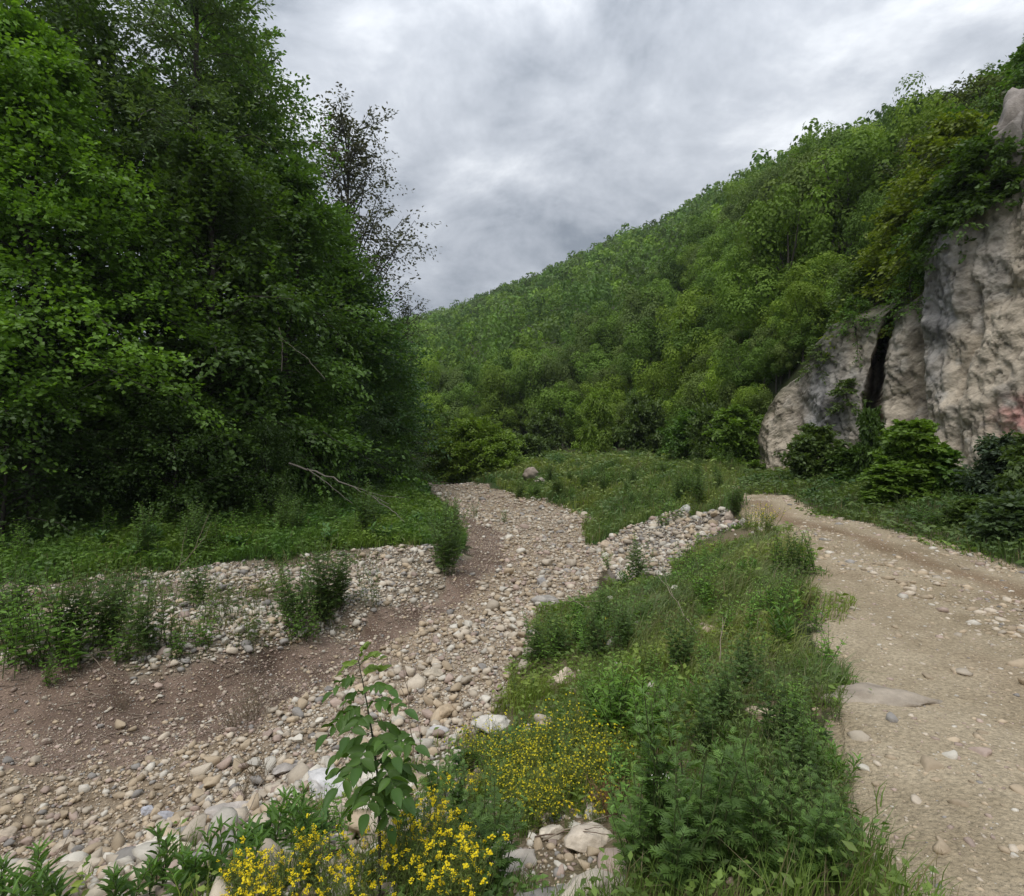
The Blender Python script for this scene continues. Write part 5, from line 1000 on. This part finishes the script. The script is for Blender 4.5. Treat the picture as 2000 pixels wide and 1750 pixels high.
RACH = [(702, 1300, 740, 1290, -.05, 3, .045), (700, 1300, 668, 1318, .05, 3, .045), (700, 1296, 715, 1270, 0, 3, .04), (706, 1330, 745, 1312, .08, 4, .055), (704, 1325, 650, 1352, -.06, 4, .055),
        (714, 1375, 790, 1388, -.1, 4, .07), (716, 1375, 640, 1435, -.12, 5, .07), (722, 1410, 790, 1440, .15, 4, .07), (726, 1430, 650, 1490, .1, 5, .075), (730, 1455, 810, 1460, -.12, 5, .075),
        (733, 1480, 660, 1540, -.22, 5, .08), (735, 1490, 800, 1520, .12, 5, .078), (737, 1515, 690, 1580, .15, 4, .08), (738, 1520, 790, 1560, -.2, 5, .08), (739, 1545, 760, 1610, -.1, 4, .075), (738, 1530, 715, 1590, -.28, 4, .08), (727, 1440, 770, 1480, -.3, 4, .075), (720, 1400, 680, 1440, -.25, 4, .07), (728, 1450, 700, 1500, -.3, 4, .08), (735, 1500, 650, 1510, .2, 4, .07), (736, 1510, 830, 1500, .1, 4, .07), (738, 1540, 800, 1590, .1, 4, .07), (738, 1545, 670, 1600, .1, 4, .07), (733, 1480, 770, 1540, -.3, 4, .08), (710, 1350, 760, 1350, -.15, 3, .06), (708, 1350, 670, 1385, .12, 3, .06)]
rmb = MB()
for q, (x0, y0, x1, y1, dy, npair, ll) in enumerate(RACH):
    npair += 1
    A = wp(x0, y0); Bp = wp(x1, y1, dy); tq = np.linspace(0, 1, 6)[:, None]; C_ = A*(1-tq)+Bp*tq; C_[:, 2] += .03*np.sin(math.pi*tq[:, 0]); tubes(rmb, [C_], [np.linspace(.0022, .001, 6)], (.08, .12, .04), 4)
    d = nrm(Bp-A); side = nrm(np.cross(d, [0, 0, 1.])); young = q < 4
    for k in range(npair):
        f_ = .22+.75*k/npair; P = A*(1-f_)+Bp*f_; P[2] += .03*math.sin(math.pi*f_)
        for sgn in (-1, 1):
            D = d*.55+side*sgn*.85+np.array([0, 0, -.22 if not young else .35])+rs.normal(0, .16, 3); col = np.array([.095, .175, .036]) if not young else np.array([.17, .25, .04])
            col = col*rs.uniform(.8, 1.25); Nn = np.array([0, -.35, 1.])+rs.normal(0, .45, 3); L = ll*rs.uniform(.75, 1.15); leaf_obj(P, D, Nn, L, L*.52, col)
    leaf_obj(Bp, d+np.array([0, 0, -.3 if not young else .3]), np.array([0, -.3, 1.]), ll*1.2, ll*.6, np.array([.07, .145, .03]) if not young else np.array([.13, .18, .04]))
part('leaf_stalk', rmb.mesh('leaf_stalk', M_STEM), root)

# ------------------------------------------------------------------ dead wood, dry stalks, twigs
def stick(name, pts, r0, r1, col, label, cat, forks=(), seed=1, wig=.02):
    r = np.random.default_rng(seed); mb = MB(); o = np.array(pts[0], float)
    def path(pp, a, b):
        pp = np.array(pp, float); t = np.linspace(0, 1, len(pp)); q = np.linspace(0, 1, 14); P = np.stack([np.interp(q, t, pp[:, k]) for k in range(3)], 1); L = np.linalg.norm(pp[-1]-pp[0])
        P += r.normal(0, wig*L*.35, P.shape)*np.sin(np.pi*q)[:, None]; tubes(mb, [P-o], [np.linspace(a, b, 14)], col, 6)
    path(pts, r0, r1)
    for fk in forks: path(fk, r0*.5, r1*.7)
    return tag(part(name, mb.mesh(name, M_BARK, True), None, tuple(o)), label, cat)
def V3(px, py, Y): return ((px-1000)/F*Y, Y, CAMZ-(py-HZ)/F*Y)
stick('fallen_branch', [V3(565, 905, 17.2), V3(640, 930, 16.8), V3(700, 955, 16.2), V3(760, 985, 15.6)], .032, .008, (.17, .15, .125), 'long bare grey branch fallen out of the trees onto the grass', 'branch',
      forks=[[V3(690, 950, 16.3), V3(740, 968, 16.4), V3(790, 972, 16.2)], [V3(600, 915, 17), V3(640, 945, 16.6), V3(690, 985, 16.0)], [V3(720, 965, 16.), V3(770, 1000, 15.), V3(790, 1020, 14.6)]], seed=4)
stick('hanging_vine', [V3(545, 640, 18.2), V3(552, 680, 18.2), V3(550, 725, 18.1)], .018, .012, (.20, .17, .14), 'pale dead stem hanging straight in front of the dark trees', 'branch', forks=[[V3(548, 660, 18.2), V3(600, 700, 17.8), V3(635, 740, 17.6)]], seed=6)
for k, (a, b, lab) in enumerate([((812, 1505), (780, 1240), 'tall pale dry stalk rising right of the sapling'), ((825, 1500), (815, 1400), 'short dry stalk at the foot of the tall pale one')]):
    p = on(*a); q = V3(b[0], b[1], p[1]-.05); stick('dry_stalk', [p, (p+np.array(q))/2+[.01, 0, 0], q], .007, .002, (.33, .26, .20), lab, 'stalk', forks=[[(p+np.array(q))*.5, np.array(q)+[-.08, 0, -.25]], [(p*.6+np.array(q)*.4), np.array(q)+[.07, 0, -.4]]], seed=20+k)
for k, (a, b, h0, h1, lab) in enumerate([((130, 1310), (275, 1288), .12, .10, 'straight pale stick lying on the eroded bank edge'), ((160, 1262), (280, 1245), .15, .3, 'bleached stalk leaning over the left weeds'), ((175, 1300), (225, 1350), .1, .0, 'twig hanging down the eroded bank'),
        ((400, 1290), (470, 1320), .05, .03, 'curved grey twig at the foot of the gravel bar'), ((440, 1320), (530, 1300), .03, .05, 'twig crossing the foot of the gravel bar'), ((150, 1378), (210, 1372), .03, .04, 'short twig on the mud below the bank'),
        ((330, 1410), (380, 1385), .02, .12, 'dead twig sticking out of the mud'), ((560, 1360), (440, 1460), .12, .02, 'dry stalk sloping from the half dead shrub'), ((540, 1350), (500, 1440), .14, .02, 'second dry stalk sloping from the half dead shrub'),
        ((20, 1325), (60, 1318), .08, .1, 'bleached twig on the bank at the far left'), ((1045, 1668), (1200, 1672), .05, .06, 'brown twig lying across the cream rocks'), ((1060, 1680), (1180, 1655), .05, .08, 'thin twig crossing the brown twig on the rocks'),
        ((1400, 1660), (1330, 1700), .08, .02, 'pale bent stem lying in the grass beside the dark mugwort'), ((1090, 1235), (1160, 1262), .5, .45, 'long straw arching over the upper bank weeds'), ((1360, 1270), (1280, 1200), .1, .55, 'dry grass stem leaning left in the tall grass'),
        ((1405, 1330), (1412, 1300), .05, .35, 'upright dry grass stem in the tall grass'), ((100, 1700), (220, 1530), .03, .25, 'thin dead stalk leaning over the fine gravel'), ((470, 1640), (530, 1530), .05, .2, 'dead stalk bent over the flat rock')]):
    p = on(*a, h0); q = on(*b, h1); m = (p+q)/2+[0, 0, .03]
    stick('dry_twig', [p, m, q], .006*(p[1]/6)**.6, .002*(p[1]/6)**.6, (.30, .24, .18) if k != 10 else (.16, .11, .08), lab, 'twig', forks=[[m, q+np.array([.06, .05, .05])*p[1]/5]], seed=40+k)
p = on(320, 1150); stick('dead_stalk', [p, V3(375, 1080, p[1]), V3(408, 1005, p[1])], .012, .003, (.26, .22, .15), 'tall straw coloured dead stalk with branched head on the gravel bar', 'stalk', forks=[[V3(370, 1085, p[1]), V3(400, 1050, p[1]), V3(412, 1020, p[1])], [V3(350, 1110, p[1]), V3(360, 1050, p[1]), V3(365, 1030, p[1])]], seed=70)
# driftwood litter in the mud: uncountable short twigs
mb = MB(); q = sample(Z_MUD, 120, 6, 1.4, rngG); q = q[(q[:, 0] < -1.2) & (fbm(q[:, 0]*1.2, q[:, 1]*1.2, 6, 2) > -.15)]; z = H(q[:, 0], q[:, 1]); a = rngG.normal(.35, .7, len(q)); L = rngG.uniform(.04, .22, len(q))
for k in range(len(q)):
    p0 = np.array([q[k, 0], q[k, 1], z[k]+.008]); d = np.array([math.cos(a[k]), math.sin(a[k]), rngG.normal(0, .08)])*L[k]; tubes(mb, [np.stack([p0, p0+d*.5+rngG.normal(0, .008, 3), p0+d])], [[.0055, .0045, .002]], shade(rngG, 1, (.16, .115, .085), (.30, .24, .18), .1)[0], 3)
tag(part('twig_litter', mb.mesh('twig_litter', M_BARK)), 'fine dead twigs and litter scattered on the drying mud', 'twigs', None, 'stuff')
tot = sum(len(m.loops)-2*len(m.polygons) for m in bpy.data.meshes); print('polys', tot, 'objects', len(bpy.data.objects))

# ------------------------------------------------------------------ labels: tell small groups of look-alikes apart by their place
from collections import defaultdict
bpy.context.view_layer.update()
byl = defaultdict(list)
for o in scene.objects:
    if o.parent is None and 'label' in o and 'category' in o: byl[o['label']].append(o)
ORD = ['leftmost', 'second from left', 'third from left', 'fourth from left', 'fifth from left', 'sixth from left', 'seventh from left', 'eighth from left', 'ninth from left', 'tenth from left']
nsh = 0
ORD += ['eleventh from left', 'twelfth from left']
def rank(lb, os_):
    os_.sort(key=lambda o: o.location.x/max(o.location.y, .1))
    for k, o in enumerate(os_): o['label'] = lb + ', ' + (ORD[k] if k < len(os_)-1 or k == 0 else 'rightmost')
for lb, os_ in byl.items():
    w = len(lb.split())
    if w > 16: print('LONG', lb)
    if len(os_) > 10 and len(os_) <= 60 and w <= 11:
        os_.sort(key=lambda o: o.location.y); rows = ['front row', 'second row', 'third row', 'fourth row', 'back row']; n = math.ceil(len(os_)/12)
        for k in range(n): rank(lb+', '+(rows[k] if k < n-1 else 'back row'), os_[k*len(os_)//n:(k+1)*len(os_)//n])
    elif 1 < len(os_) <= 10 and w <= 13: rank(lb, os_)
    elif len(os_) > 1: nsh += len(os_); print('SHARED', len(os_), w, lb)
print('shared labels', nsh)

# ------------------------------------------------------------------ haze: thin moist air between the eye and the far slopes
mh = bpy.data.materials.new('haze'); mh.use_nodes = True; t = mh.node_tree; t.nodes.clear(); pv = t.nodes.new('ShaderNodeVolumePrincipled'); ov = t.nodes.new('ShaderNodeOutputMaterial')
pv.inputs['Color'].default_value = (.86, .90, .97, 1); pv.inputs['Density'].default_value = .0003; pv.inputs['Anisotropy'].default_value = .2; t.links.new(pv.outputs[0], ov.inputs['Volume'])
bm = bmesh.new(); bmesh.ops.create_cube(bm, size=1); me = bpy.data.meshes.new('haze'); bm.to_mesh(me); bm.free(); me.materials.append(mh)
hz_ = bpy.data.objects.new('haze', me); COL.objects.link(hz_); hz_.scale = (3600, 3600, 210); hz_.location = (0, 0, 95); tag(hz_, 'thin pale haze in the valley air', 'haze', None, 'stuff')
